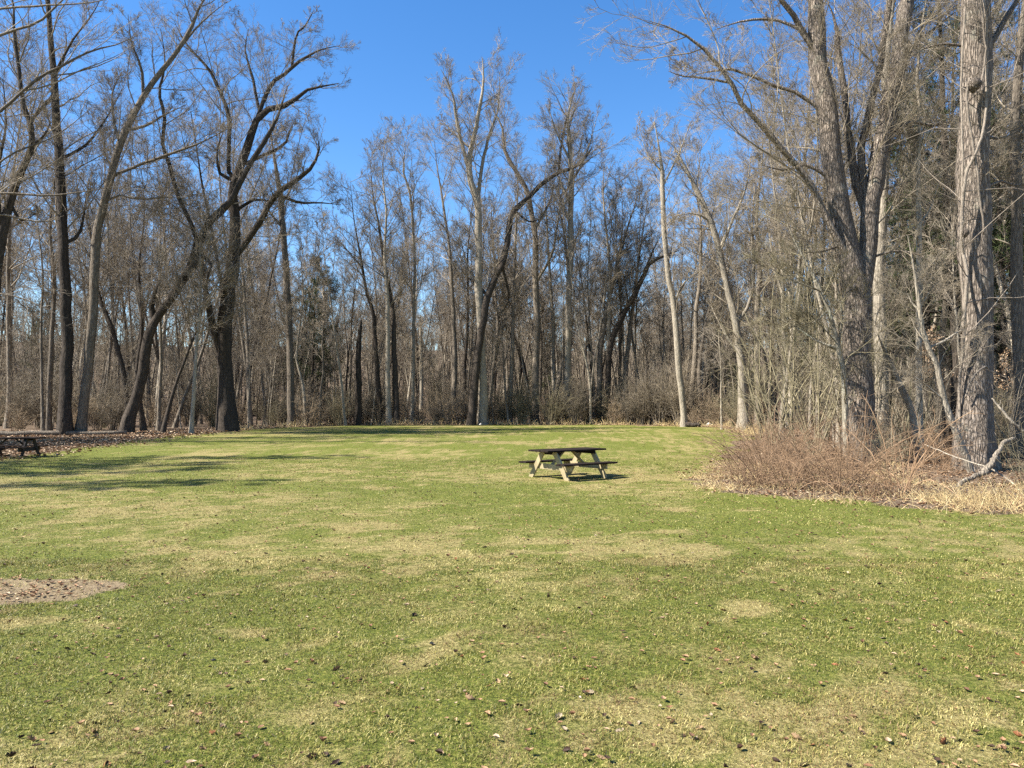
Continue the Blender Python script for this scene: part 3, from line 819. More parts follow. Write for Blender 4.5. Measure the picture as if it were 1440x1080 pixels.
hero('bare_tree', 'pale mottled tree with thick foot and leaning top, left of the bramble thicket', 'tree', 48,
     [(1046, 604, 15), (1046, 570, 14), (1044, 529, 12), (1040, 490, 10), (1034, 450, 10), (1022, 400, 9), (1008, 340, 9), (994, 300, 8), (978, 262, 7), (962, 232, 5), (945, 200, 3)],
     [[(1035, 455, 6), (1052, 430, 5), (1060, 380, 5), (1058, 320, 4), (1062, 260, 3)], [(1010, 345, 5), (1030, 310, 4), (1050, 260, 3), (1056, 215, 2)],
      [(1000, 310, 4), (975, 300, 3), (945, 305, 2)], [(1040, 490, 5), (1020, 470, 4), (1000, 430, 3)]],
     'bark_pale', 'twig_pale', 37, 'the mottled tree', CB, dict(n1=20, len1=4.5, thick=1.1))
RB = None
hero('bare_tree', 'huge twin-trunked grey tree rising out of the bramble thicket on the right', 'tree', 23.5,
     up([(1212, 645, 41), (1211, 600, 39), (1209, 545, 38), (1207, 490, 38), (1206, 440, 37), (1203, 400, 36), (1196, 365, 32), (1188, 330, 30), (1177, 290, 29), (1168, 225, 28), (1163, 160, 27), (1156, 115, 26), (1149, 75, 25), (1146, 20, 23)]),
     [up([(1209, 410, 27), (1219, 370, 25), (1225, 300, 25), (1235, 225, 24), (1249, 150, 23), (1258, 110, 22), (1266, 70, 21), (1274, 5, 20)]),
      up([(1216, 320, 12), (1206, 265, 12), (1197, 225, 11), (1191, 165, 10), (1185, 110, 9), (1178, 70, 8)]),
      up([(1222, 330, 12), (1211, 225, 11), (1219, 169, 10), (1237, 94, 9), (1249, 10, 8)]),
      [(1203, 395, 11), (1190, 355, 10), (1170, 322, 10), (1150, 282, 10), (1132, 247, 9), (1108, 218, 8), (1084, 191, 8), (1060, 165, 7), (1039, 142, 7), (1024, 109, 6), (1000, 80, 5), (975, 56, 4), (940, 38, 3), (907, 28, 2)],
      [(1168, 165, 7), (1147, 148, 6), (1120, 130, 5), (1087, 120, 5), (1058, 107, 4), (1031, 97, 4), (1000, 100, 3), (965, 108, 2)],
      up([(1150, 85, 9), (1132, 49, 9), (1118, 25, 8), (1100, 0, 7), (1085, -20, 6)]),
      [(1132, 48, 5), (1100, 30, 4), (1070, 27, 4), (1035, 32, 3), (1005, 42, 2)],
      [(1024, 109, 4), (990, 110, 3), (960, 107, 3), (940, 100, 2)], [(1240, 210, 6), (1262, 180, 5), (1290, 170, 4), (1330, 175, 4), (1365, 95, 2)],
      [(1158, 250, 5), (1135, 232, 5), (1105, 240, 4), (1070, 232, 3)], [(1225, 355, 4), (1260, 353, 3), (1300, 362, 3), (1335, 395, 2)], [(1195, 352, 4), (1160, 353, 3), (1120, 356, 2)],
      [(1266, 90, 6), (1290, 60, 6), (1315, 40, 5), (1345, 15, 4)]],
     'bark_big', 'twig_pale', 41, 'the twin-trunked tree', RB, dict(n1=12, len1=4.2, limb_n=10, t0=.5, thick=.75, cap=.0055, n2=8, n3=7), S=14, depth=.25)
rt = hero('bare_tree', 'single huge straight trunk wrapped in vines near the right frame edge', 'tree', 20.5,
     up([(1372, 662, 47), (1372, 620, 43), (1372, 560, 42), (1372, 500, 42), (1371, 430, 41), (1369, 375, 41), (1368, 300, 41), (1369, 225, 40), (1372, 150, 40), (1373, 100, 40), (1372, 40, 39), (1370, -30, 36)]),
     [[(1372, 275, 5), (1400, 255, 4), (1435, 262, 3), (1470, 240, 2)], up([(1375, 110, 8), (1400, 50, 8), (1425, 10, 7)]), [(1370, 60, 5), (1340, 62, 4), (1300, 68, 3), (1270, 90, 2)],
      [(1372, 190, 5), (1405, 195, 4), (1440, 180, 3)]],
     'bark_big', 'twig_pale', 42, 'the vine-wrapped trunk', RB, dict(n1=8, len1=2.4, t0=.2, limb_n=9, thick=.75, cap=.006), S=14)
g = Geo(); rb = np.array(rt.location)
V1 = ray(1360, 290, 20.0) - rb
kn = np.array([[0, 0, -.22], [0, -.03, -.1], [0, -.06, 0], [0, -.03, .1], [0, 0, .2]]) + (ray(1368, 120, 20.15) - rb)
g.tubes(kn, np.array([.02, .14, .2, .15, .02]), 10); link('burl', g.mesh('burl', M['bark_big']), rt)
g = Geo(); g.tubes(np.array([[0, 0, -.12], [-.02, -.04, -.03], [-.02, -.05, .05], [0, 0, .12]]) + (ray(1357, 328, 20.1) - rb), np.array([.02, .1, .09, .02]), 9)
link('burl', g.mesh('burl', M['bark_big']), rt)
hero('bare_tree', 'shaded grey trunk cut by the right edge of the photo', 'tree', 26,
     up([(1436, 640, 20), (1435, 560, 18), (1433, 480, 17), (1431, 400, 16), (1430, 300, 15), (1427, 200, 13), (1431, 120, 12), (1437, 40, 10)]),
     [[(1427, 300, 5), (1410, 260, 4), (1400, 215, 3)], [(1427, 210, 5), (1446, 170, 4), (1460, 120, 3)]], 'bark_grey', 'twig_pale', 43, None, None, dict(n1=14, len1=3.4))
hero('bare_tree', 'slim whitish stem leaning left from the foot of the vine-wrapped trunk', 'tree', 19.6,
     [(1366, 664, 10), (1352, 625, 9), (1338, 592, 9), (1330, 570, 8), (1324, 545, 8), (1318, 515, 7), (1309, 495, 7), (1299, 470, 6), (1294, 445, 6), (1290, 410, 5), (1284, 370, 4), (1276, 330, 3)],
     [[(1307, 492, 4), (1330, 478, 4), (1345, 468, 3), (1358, 462, 2)], [(1294, 445, 3), (1282, 425, 3), (1276, 412, 2)], [(1323, 555, 3), (1300, 540, 3), (1270, 520, 2)]],
     'bark_pale', 'twig_pale', 44, None, None, dict(n1=10, len1=1.7, thick=.6, limb_n=6), noflare=True)
hero('bare_tree', 'slim upright pale stem between the two huge trunks on the right', 'tree', 25,
     up([(1293, 640, 9), (1292, 560, 9), (1292, 480, 8), (1293, 400, 8), (1292, 320, 7), (1291, 240, 6), (1294, 170, 5), (1290, 110, 4), (1296, 40, 3)]),
     [[(1292, 330, 3), (1310, 290, 3), (1325, 240, 2)], [(1292, 250, 3), (1270, 215, 2), (1262, 180, 2)], [(1293, 420, 3), (1315, 400, 2), (1340, 390, 2)]], 'bark_pale', 'twig_pale', 45, None, None, dict(n1=18, len1=2.6, thick=.7, t0=.2))
hero('bare_tree', 'pale trunk standing close behind the huge twin-trunked tree', 'tree', 30,
     up([(1240, 625, 20), (1240, 560, 18), (1238, 480, 17), (1236, 400, 16), (1240, 300, 14), (1246, 200, 13), (1246, 100, 11), (1252, 20, 9)]),
     [[(1240, 320, 5), (1262, 280, 4), (1275, 220, 3)], [(1243, 250, 5), (1225, 200, 4), (1220, 140, 3)]], 'bark_pale', 'twig_pale', 46, None, None, dict(n1=18, len1=4.5))
hero('bare_tree', 'dead white-flecked trunk slanting left in the thicket between the huge trunks', 'tree', 24,
     [(1291, 604, 9), (1282, 580, 9), (1273, 558, 9), (1264, 538, 8), (1256, 518, 7), (1246, 498, 6), (1234, 470, 4)], [[(1264, 538, 3), (1280, 515, 2), (1286, 495, 2)]],
     'bark_pale', 'twig_pale', 47, None, None, dict(n1=6, len1=1.4, thick=.6), noflare=True)
hero('bare_tree', 'crooked pale multi-bend stem touching the left side of the huge twin-trunked tree', 'tree', 22.8,
     [(1190, 592, 8), (1188, 560, 8), (1186, 525, 7), (1180, 495, 7), (1174, 470, 6), (1167, 440, 6), (1158, 415, 5), (1147, 395, 5), (1136, 372, 4), (1120, 345, 3), (1105, 310, 2)],
     [[(1176, 480, 4), (1184, 450, 3), (1180, 415, 3), (1172, 380, 2)], [(1158, 415, 3), (1130, 400, 3), (1095, 385, 2), (1065, 360, 2)], [(1168, 445, 3), (1140, 455, 2), (1105, 450, 2)],
      [(1182, 500, 4), (1150, 480, 3), (1110, 455, 2), (1070, 440, 2)]], 'bark_lichen', 'twig_olive', 48, None, None, dict(n1=16, len1=2.6, thick=.7, t0=.15, limb_n=12))
hero('bare_tree', 'tree beyond the left frame whose long thin boughs cross the upper left corner', 'tree', 33,
     [(-330, 630, 24), (-332, 560, 22), (-328, 450, 20), (-334, 350, 18), (-326, 260, 16), (-332, 180, 14), (-324, 110, 11), (-328, 50, 7), (-322, 10, 4)],
     [[(-328, 300, 6.8), (-180, 235, 6.1), (-80, 198, 5.4), (-30, 172, 4.8), (0, 157, 4.8), (30, 130, 4.1), (60, 107, 4.1), (93, 90, 3.4), (127, 72, 2.7), (167, 62, 2.0), (200, 45, 1.4)],
      [(-331, 190, 6.1), (-190, 130, 5.4), (-60, 82, 4.8), (0, 50, 4.1), (50, 33, 3.4), (67, 20, 3.4), (90, -2, 2.7), (120, -30, 2.0)], [(-332, 370, 4.8), (-190, 310, 4.1), (-60, 282, 3.4), (0, 272, 3.4), (67, 275, 2.7), (113, 270, 2.0), (160, 262, 1.4)],
      [(-329, 420, 4.8), (-180, 340, 4.1), (-50, 308, 3.4), (0, 302, 2.7), (43, 310, 2.7), (65, 312, 2.0), (90, 303, 1.4)], [(-327, 130, 5.4), (-190, 60, 4.8), (-60, 25, 4.1), (0, 12, 3.4), (60, 8, 2.7), (133, 3, 2.0), (170, -8, 1.4)],
      [(-329, 450, 4.1), (-190, 425, 3.4), (-60, 412, 2.7), (0, 413, 2.0), (33, 420, 2.0), (60, 432, 1.4), (90, 446, 1.4)], [(60, 107, 2.7), (90, 105, 2.0), (140, 92, 2.0), (185, 70, 1.4)],
      [(30, 131, 2.7), (70, 120, 2.0), (110, 100, 2.0), (150, 85, 1.4), (200, 60, 1.4)], [(-328, 340, 4.1), (-180, 290, 3.4), (-40, 250, 2.7), (20, 215, 2.7), (80, 190, 2.0), (130, 150, 1.4)]],
     'bark_grey', 'twig_grey', 49, None, None, dict(n1=5, len1=2.5, limb_n=4, thick=.7, dens=.6, n2=5, n3=6, n4=3), depth=.12)

# simpler trunks read off the photograph: (label, D, bark, twigs, width at foot, points, top count, crown length)
TR = [
 ('thin pale stem beside the left frame edge, behind the far left picnic table', 42, 'bark_grey', 5, [(61, 611), (59, 540), (58, 460), (60, 380), (52, 300), (58, 220)]),
 ('dim grey trunk close left of the straight dark left tree', 47, 'bark_grey', 8, [(69, 605), (70, 540), (73, 470), (77, 400), (70, 320), (78, 240), (72, 160)]),
 ('leaning brown trunk reaching left between the bent tree and the arching tree', 49, 'bark_dark', 8, [(180, 600), (175, 530), (165, 490), (155, 455), (142, 423), (132, 380), (128, 330), (110, 270), (105, 220)]),
 ('thin grey stem rising just right of the arching tree foot', 46, 'bark_grey', 6, [(223, 607), (225, 550), (227, 490), (224, 400), (232, 320), (228, 260)]),
 ('dark stem slanting right between the arching tree and the massive crooked tree', 45, 'bark_dark', 6, [(229, 606), (240, 565), (252, 527), (266, 490), (280, 455), (290, 400), (305, 340)]),
 ('slim bright stem left of the massive crooked tree foot', 43, 'bark_pale', 6, [(269, 609), (272, 560), (275, 510), (279, 455), (283, 405), (281, 350), (288, 300)]),
 ('short dim trunk behind the arching tree foot', 48, 'bark_dark', 8, [(202, 606), (197, 570), (192, 520), (200, 460), (195, 380), (203, 300), (196, 210)]),
 ('pale forked birch-like stem below the dark pine, right of the vine-furred trunk', 57, 'bark_pale', 5, [(431, 591), (428, 560), (425, 535), (417, 510), (420, 470), (426, 420), (424, 370), (430, 320)]),
 ('wavy thin stem second right of the vine-furred trunk', 58, 'bark_grey', 4, [(450, 590), (451, 550), (455, 520), (453, 480), (457, 440), (455, 380), (462, 320)]),
 ('thin pale stem leaning left in front of the dark pine', 58, 'bark_pale', 4, [(486, 575), (480, 535), (474, 495), (468, 450), (462, 400), (455, 350), (452, 300)]),
 ('dark trunk leaning left, first of the tight group right of the broken snag', 61, 'bark_dark', 8, [(535, 594), (532, 540), (529, 495), (525, 444), (515, 408), (507, 360), (498, 310), (492, 250)]),
 ('pale straight trunk in the tight group right of the broken snag', 61, 'bark_pale', 8, [(547, 594), (546, 540), (545, 480), (545, 420), (541, 360), (543, 300), (538, 240), (542, 195)]),
 ('very dark straight trunk in the tight group right of the broken snag', 61, 'bark_dark', 9, [(558, 594), (556, 540), (554, 480), (552, 433), (542, 377), (533, 320), (524, 270), (520, 215)]),
 ('tall thin wavy tree standing clear above the others, left of mid photo', 62, 'bark_pale', 6, [(580, 592), (581, 540), (582, 433), (583, 360), (577, 277), (567, 240), (570, 207), (563, 180)]),
 ('grey tree left of the curving lawn-edge tree with narrow crown', 65, 'bark_grey', 8, [(638, 590), (639, 540), (640, 500), (637, 433), (634, 380), (630, 333), (622, 280), (614, 230), (610, 190)]),
 ('straight grey trunk first right of the tall pale forked tree', 64, 'bark_grey', 7, [(717, 588), (719, 540), (722, 433), (725, 333), (728, 260), (724, 200)]),
 ('dark bowed trunk bulging left behind the tall pale forked tree', 68, 'bark_dark', 6, [(745, 580), (739, 530), (725, 480), (705, 450), (695, 430), (692, 395), (690, 340), (697, 280)]),
 ('grey trunk tight left of the round-crowned pale tree, crooked at its foot', 67, 'bark_grey', 8, [(776, 580), (784, 548), (790, 510), (796, 460), (799, 400), (795, 340), (786, 280), (790, 220)]),
 ('grey trunk second left of the round-crowned pale tree, nearly upright', 68, 'bark_pale', 7, [(782, 560), (778, 517), (778, 460), (774, 400), (770, 333), (766, 270), (770, 210)]),
 ('thin pale pole leaning left, right of the round-crowned pale tree', 62, 'bark_pale', 4, [(831, 575), (829, 533), (819, 487), (811, 453), (804, 393), (799, 350)]),
 ('grey trunk curving right at the left of the clump behind the shrubs', 66, 'bark_grey', 8, [(842, 560), (843, 510), (846, 480), (853, 436), (862, 398), (878, 335), (892, 290), (904, 250)]),
 ('upright pale trunk in the clump behind the shrubs', 66, 'bark_pale', 8, [(855, 565), (855, 520), (856, 469), (857, 420), (858, 380), (852, 320), (848, 260), (852, 215)]),
 ('grey trunk right in the clump behind the shrubs, leaning a little right', 67, 'bark_grey', 8, [(877, 560), (880, 520), (884, 480), (889, 440), (896, 380), (905, 320), (915, 260)]),
 ('narrow trunk in the middle of the clump behind the shrubs', 69, 'bark_grey', 6, [(871, 560), (872, 500), (874, 447), (870, 380), (876, 310), (872, 250)]),
 ('grey trunk just right of the slender bright-barked tree', 60, 'bark_grey', 9, [(971, 585), (974, 540), (978, 491), (979, 436), (984, 393), (986, 330), (981, 260), (988, 190)]),
 ('thin trunk bending right between the slender bright-barked tree and the mottled thick-footed tree', 63, 'bark_grey', 6, [(985, 580), (984, 520), (989, 475), (996, 440), (1004, 400), (1000, 330), (1008, 270)]),
 ('very thin pale sapling left of the mottled thick-footed tree', 50, 'bark_pale', 3, [(1015, 600), (1014, 560), (1014, 520), (1010, 460), (1013, 410)]),
 ('dim wide trunk right of the mottled thick-footed tree', 56, 'bark_grey', 11, [(1066, 585), (1066, 540), (1065, 454), (1068, 380), (1064, 300), (1072, 220), (1070, 150)]),
 ('pale shaded trunk in the wood behind the bramble thicket', 52, 'bark_pale', 7, [(1111, 585), (1112, 540), (1114, 484), (1110, 400), (1116, 300), (1108, 220), (1114, 150)]),
]
for i, (lab, D, bk, w, pts) in enumerate(TR):
    n = len(pts)
    line = [(x, y, w * (1 - .9 * (k / (n - 1)) ** 1.15)) for k, (x, y) in enumerate(pts)]
    small = w <= 5
    top_m = (HOR - pts[-1][1]) / F * D
    hero('bare_tree', lab, 'tree', D, line, [], bk, 'twig_grey' if bk != 'bark_dark' else 'twig_brown', 300 + i, None, None,
         dict(n1=14 if small else 24, len1=2.4 if small else 4.6, thick=1.25, t0=.3 if small else .38, n3=6), S=8)
hero('dead_snag', 'dark broken-topped dead trunk left of the tight group at the far edge', 'dead tree', 59,
     [(503, 592, 9), (504, 550, 9), (504, 505, 8), (506, 470, 8), (508, 448, 5)], [], 'bark_dark', 'twig_brown', 61, 'the broken snag', None, dict(n1=4, len1=.8))
hero('dead_snag', 'short pale broken stub trunk behind the tall thin wavy tree', 'dead tree', 66,
     [(593, 585, 6), (593, 547, 6), (592, 490, 6), (591, 443, 4)], [], 'bark_pale', 'twig_grey', 62, None, None, dict(n1=4, len1=.8))

# ------------------------------------------------------------------ forest: kinds of tree, then copies
def proto_tree(name, seed, H, rad, form, bk, tw, thick=1.2, n1=22, len1=5.0, lev=4, ang=(30, 60)):
    r = np.random.default_rng(seed)
    root = link(name, None)
    K = 16
    lean = r.normal(0, .05, 2)
    Ht = H * (.96 if form != 'fork' else r.uniform(.85, .95))
    T = grow(np.zeros((1, 3)), np.array([[lean[0], lean[1], 1.]]), np.array([Ht]), K, .045, .02, r)[0]
    R = rad * (1 - np.linspace(0, 1, K) ** .9 * .86)
    link('trunk', trunk_mesh('trunk', T, R, np.zeros(3), M[bk], 8, True, r), root)
    mains = [(T, R, .42)]
    if form == 'fork':
        for q in range(int(r.integers(1, 3))):
            k = int(r.integers(4, 8)); a = r.uniform(0, 6.28)
            d = np.array([[math.cos(a) * .38, math.sin(a) * .38, 1.]])
            LM = grow(T[k][None], d, np.array([Ht * (1 - k / K) * r.uniform(.75, 1.0)]), 12, .06, .05, r)[0]
            LR = R[k] * .72 * (1 - np.linspace(0, 1, 12) * .85)
            g = Geo(); g.tubes(LM, LR, 7); link('limb', g.mesh('limb', M[bk]), root); mains.append((LM, LR, .2))
    g = Geo()
    for i, (P, Rr, t0) in enumerate(mains):
        crown_geo(g, P[None], Rr[None], r, n1=n1 if i == 0 else n1 // 2, t0=t0, len1=len1, thick=thick, levels=lev, n3=7, ang=ang)
    link('crown', g.mesh('crown', M[tw]), root)
    return root

KINDS = []
spec = [(19, .17, 'straight', 'bark_grey', 'twig_grey', 'straight grey'), (22, .21, 'fork', 'bark_grey', 'twig_grey', 'forked grey'), (20, .15, 'straight', 'bark_pale', 'twig_grey', 'straight pale'),
        (21, .19, 'straight', 'bark_dark', 'twig_brown', 'straight dark'), (18, .2, 'fork', 'bark_dark', 'twig_brown', 'forked dark'), (17, .13, 'straight', 'bark_grey', 'twig_brown', 'slim grey'),
        (22, .18, 'fork', 'bark_pale', 'twig_grey', 'forked pale'), (16, .11, 'straight', 'bark_pale', 'twig_grey', 'slim pale'), (15, .11, 'straight', 'bark_dark', 'twig_brown', 'slim dark')]
for i, (H, rd, fm, bk, tw, nm) in enumerate(spec):
    KINDS.append((proto_tree('bare_tree', 500 + i, H, rd, fm, bk, tw, n1=20 if 'slim' not in nm else 16, len1=4.6 if 'slim' not in nm else 3.2), nm, H))
SLIM = []
for i in range(6):
    SLIM.append((proto_tree('slender_tree', 560 + i, 21 + i * .6, .105 + .012 * (i % 3), ('straight', 'straight', 'fork')[i % 3], ('bark_pale', 'bark_grey', 'bark_pale', 'bark_grey', 'bark_dark', 'bark_grey')[i], 'twig_grey' if i % 2 else 'twig_brown', 1.15, 20, 2.7, 4, (18, 40)),
                 ('slender pale', 'slender grey', 'slender pale forked', 'slender upright grey', 'slender dark', 'slender forked grey')[i], 21))
SAPS = []
for i in range(5):
    SAPS.append((proto_tree('sapling', 600 + i, 8 + i * .8, .045, 'straight', ('bark_grey', 'bark_pale', 'bark_dark')[i % 3], ('twig_brown', 'twig_grey', 'twig_brown')[i % 3], 1.0, 20, 2.0, 3), ('thin grey', 'thin pale', 'thin dark')[i % 3], 8))

def pine(seed, H, rad, spread):
    r = np.random.default_rng(seed); root = link('pine_tree', None)
    T = grow(np.zeros((1, 3)), np.array([[0, 0, 1.]]), np.array([H]), 14, .02, .05, r)[0]; R = rad * (1 - np.linspace(0, 1, 14) * .9)
    link('trunk', trunk_mesh('trunk', T, R, np.zeros(3), M['bark_dark'], 8, True, r), root)
    P1, R1 = spawn(T[None], R[None], 70, r, .22, .99, (65, 95), 1, .72, 7, .1, .035, .3, .015, .3, L=spread)
    P2, R2 = spawn(P1, R1, 8, r, .25, 1, (30, 65), .38, .5, 4, .14, .03, .5, .008, .4)
    gb = Geo(); gb.tubes(P1, R1, 4); gb.tubes(P2, R2, 3)
    link('branches', gb.mesh('branches', M['bark_dark']), root)
    pts = P2[:, 1:].reshape(-1, 3); pts = np.vstack([pts, P1[:, 3:].reshape(-1, 3)])
    pts = pts[r.random(len(pts)) < .85]
    c = np.repeat(pts, 9, 0) + r.normal(0, .06, (len(pts) * 9, 3)); n = len(c)
    d = unit(r.normal(size=(n, 3)) + np.array([0, 0, .35])); s = unit(np.cross(d, r.normal(size=(n, 3)))) * .011
    ln = r.uniform(.14, .3, (n, 1))
    V = np.stack([c - s, c + s, c + d * ln], 1).reshape(-1, 3); T3 = np.arange(n * 3).reshape(-1, 3)
    link('crown', make_mesh('needles', V, None, T3, M['needle'], None, False), root)
    return root
PINES = [pine(701, 13, .17, 2.6), pine(702, 19, .2, 3.0)]

def shrub(name, seed, n, h, spread, tw, lev=3, arch=-.0, thick=1.0, n2=9, n3=6, wan=.09):
    r = np.random.default_rng(seed)
    a = r.uniform(0, 6.28, n); rr = r.uniform(0, .35, n) * spread
    st = np.stack([np.cos(a) * rr, np.sin(a) * rr, np.full(n, -.05)], -1)
    tilt = r.uniform(.05, 1, n) * spread * .55
    d = np.stack([np.cos(a + r.normal(0, .5, n)) * tilt, np.sin(a + r.normal(0, .5, n)) * tilt, np.ones(n)], -1)
    P = grow(st, d, h * r.uniform(.45, 1.15, n), 9, wan, arch, r)
    R = (.012 * thick * r.uniform(.7, 1.4, n) * (h / 2.5))[:, None] * np.linspace(1, .3, 9)[None]
    g = Geo(); g.tubes(P, R, 4)
    P2, R2 = spawn(P, R, n2, r, .2, 1, (25, 60), .35, .5, 5, .15, arch * .5, .6, .0055 * thick, .4); g.tubes(P2, R2, 3)
    P3, R3 = spawn(P2, R2, n3, r, .15, 1, (25, 60), .42, .4, 3, .15, 0, .7, .004 * thick, .5); g.tubes(P3, R3, 3)
    return link(name, g.mesh(name, M[tw]))
SHRUBS = [(shrub('bare_shrub', 800 + i, 22 + 3 * i, (2.6, 3.2, 2.2, 3.8)[i], (1.1, .9, 1.3, .7)[i], ('twig_tan', 'twig_olive', 'twig_tan', 'twig_brown')[i], thick=1.35), ('tan', 'olive-grey', 'wide tan', 'tall brown')[i]) for i in range(4)]
BRAMB = [(shrub('bramble_bush', 820 + i, (30, 30, 22, 26)[i], (2.7, 1.7, 3.0, 3.4)[i], (1.5, 1.8, 1.0, 1.5)[i], ('twig_red', 'twig_red', 'twig_olive', 'twig_red')[i], arch=(-.17, -.2, -.11, -.16)[i], thick=1.0, n2=(5, 6, 5, 4)[i], n3=3, wan=.075),
          ('reddish arching', 'low reddish tangled', 'tan upright', 'long-caned arching')[i]) for i in range(4)]
TALLS = [(shrub('tall_shrub', 840 + i, 8, (7.0, 5.2)[i], (1.3, 1.4)[i], ('twig_olive', 'twig_pale')[i], arch=-.025, thick=.9, n2=7, n3=5, wan=.1), ('olive', 'pale')[i]) for i in range(2)]

used = set()
def put(src, x, y, rz, s, noun, kind, group, lean=0.0):
    key = src.name
    if key in used: o = copy_tree(src)
    else: used.add(key); o = src
    o.location = (x, y, tz(x, y)); o.rotation_euler = (lean * .5, lean, rz); o.scale = (s, s, s * random.uniform(.92, 1.08))
    px, _ = proj((x, y, tz(x, y)))
    THINGS.append((o, noun, kind, group, px, y, lean))
    return o

def scatter(n, yr, pxr, mind, test=None, seed=0, bias=1.0):
    r = np.random.default_rng(seed); out = []
    tries = 0
    while len(out) < n and tries < n * 80:
        tries += 1
        y = yr[0] + (yr[1] - yr[0]) * r.random() ** bias; px = r.uniform(*pxr); x = (px - CXP) / F * y
        if lawn_sd(np.array([x]), np.array([y]))[0] > -.6: continue
        if test and not test(x, y): continue
        if any((x - a) ** 2 + (y - b) ** 2 < mind ** 2 for a, b in out): continue
        out.append((x, y))
    return out

FG = 'bare trees in the wood behind the lawn'
for (x, y) in scatter(88, (66, 120), (330, 1130), 2.6, None, 1, 1.3):
    q = KINDS[random.randrange(len(KINDS))]; put(q[0], x, y, random.uniform(0, 6.28), random.uniform(.8, 1.08), 'tree', q[1], FG, random.gauss(0, .05))
for (x, y) in scatter(36, (50, 100), (-160, 420), 2.6, None, 2, 1.2):
    q = KINDS[random.randrange(len(KINDS))]; put(q[0], x, y, random.uniform(0, 6.28), random.uniform(1.0, 1.25), 'tree', q[1], 'bare trees in the wood at left', random.gauss(0, .06))
for (x, y) in scatter(46, (31, 95), (1060, 1560), 2.8, None, 3, 1.2):
    q = KINDS[random.randrange(len(KINDS))]; put(q[0], x, y, random.uniform(0, 6.28), random.uniform(.85, 1.15), 'tree', q[1], 'bare trees in the wood at right', random.gauss(0, .05))
for (x, y) in scatter(50, (62, 86), (400, 1120), 1.5, None, 13, 1.2):
    q = SLIM[random.randrange(6)]; put(q[0], x, y, random.uniform(0, 6.28), random.uniform(.8, 1.12), 'tree', q[1], 'slender trees behind the lawn', random.gauss(0, .04))
for (x, y) in scatter(13, (49, 74), (-40, 400), 1.5, None, 14, 1.2):
    q = SLIM[random.randrange(6)]; put(q[0], x, y, random.uniform(0, 6.28), random.uniform(1.0, 1.3), 'tree', q[1], 'slender trees in the wood at left', random.gauss(0, .06))
for (x, y) in scatter(20, (30, 60), (1080, 1480), 1.5, None, 15, 1.2):
    q = SLIM[random.randrange(6)]; put(q[0], x, y, random.uniform(0, 6.28), random.uniform(.8, 1.1), 'tree', q[1], 'slender trees in the wood at right', random.gauss(0, .05))
SG = 'saplings in the understorey'
for (x, y) in scatter(75, (58, 92), (300, 1080), 1.2, None, 4, 1.5):
    q = SAPS[random.randrange(5)]; put(q[0], x, y, random.uniform(0, 6.28), random.uniform(.7, 1.2), 'sapling', q[1], SG, random.gauss(0, .1))
for (x, y) in scatter(46, (49, 82), (-80, 400), 1.2, None, 5, 1.4):
    q = SAPS[random.randrange(5)]; put(q[0], x, y, random.uniform(0, 6.28), random.uniform(.7, 1.2), 'sapling', q[1], SG, random.gauss(0, .1))
for (x, y) in scatter(38, (27, 70), (1060, 1500), 1.3, None, 6, 1.3):
    q = SAPS[random.randrange(5)]; put(q[0], x, y, random.uniform(0, 6.28), random.uniform(.6, 1.1), 'sapling', q[1], SG, random.gauss(0, .12))
for (px, D, s, k) in ((440, 66, 1.0, 0), (455, 74, 1.15, 0), (405, 78, 1.0, 0), (1035, 92, 1.15, 0), (1020, 80, .9, 0), (770, 98, 1.2, 0), (1336, 36, 1.0, 1), (1310, 46, 1.0, 1), (1400, 44, 1.1, 0), (1270, 52, 1.2, 0),
                      (1160, 60, 1.15, 0), (1220, 66, 1.2, 0), (1350, 60, 1.1, 1), (1425, 38, .9, 0), (60, 84, 1.1, 0), (1130, 82, 1.2, 0), (1305, 34, 1.15, 0), (1345, 31, 1.15, 1), (1412, 33, 1.2, 0), (1285, 42, 1.2, 1), (1440, 46, 1.3, 1)):
    put(PINES[k], (px - CXP) / F * D, D, random.uniform(0, 6.28), s, 'pine', 'dark green', 'dark pines among the bare trees')
EG = 'bare shrubs along the far edge of the lawn'
def near_edge(a, b): return lambda x, y: a < -lawn_sd(np.array([x]), np.array([y]))[0] < b
for (x, y) in scatter(70, (50, 68), (380, 1060), .9, near_edge(.6, 5), 7):
    q = SHRUBS[random.randrange(4)]; put(q[0], x, y, random.uniform(0, 6.28), random.uniform(.7, 1.25) * (1.15 if 720 < proj((x, y, 0))[0] < 1000 else .9), 'shrub', q[1], EG)
for (x, y) in scatter(50, (44, 74), (-60, 400), 1.3, lambda x, y: lawn_sd(np.array([x]), np.array([y]))[0] < -4.5 - 2 * (y < 50), 8):
    q = SHRUBS[random.choice((0, 3, 0, 1))]; put(q[0], x, y, random.uniform(0, 6.28), random.uniform(.7, 1.3), 'shrub', q[1], 'bare shrubs under the left tree line')
for (x, y) in scatter(60, (27, 55), (1050, 1480), 1.2, near_edge(4, 26), 9):
    q = SHRUBS[random.randrange(4)]; put(q[0], x, y, random.uniform(0, 6.28), random.uniform(.6, 1.0), 'shrub', q[1], 'bare shrubs in the right-hand wood')
for (x, y) in scatter(60, (64, 90), (250, 1100), 1.6, None, 10):
    q = SHRUBS[random.randrange(4)]; put(q[0], x, y, random.uniform(0, 6.28), random.uniform(.8, 1.3), 'shrub', q[1], 'bare shrubs deep in the wood')
BG = 'bramble bushes of the right-hand thicket'
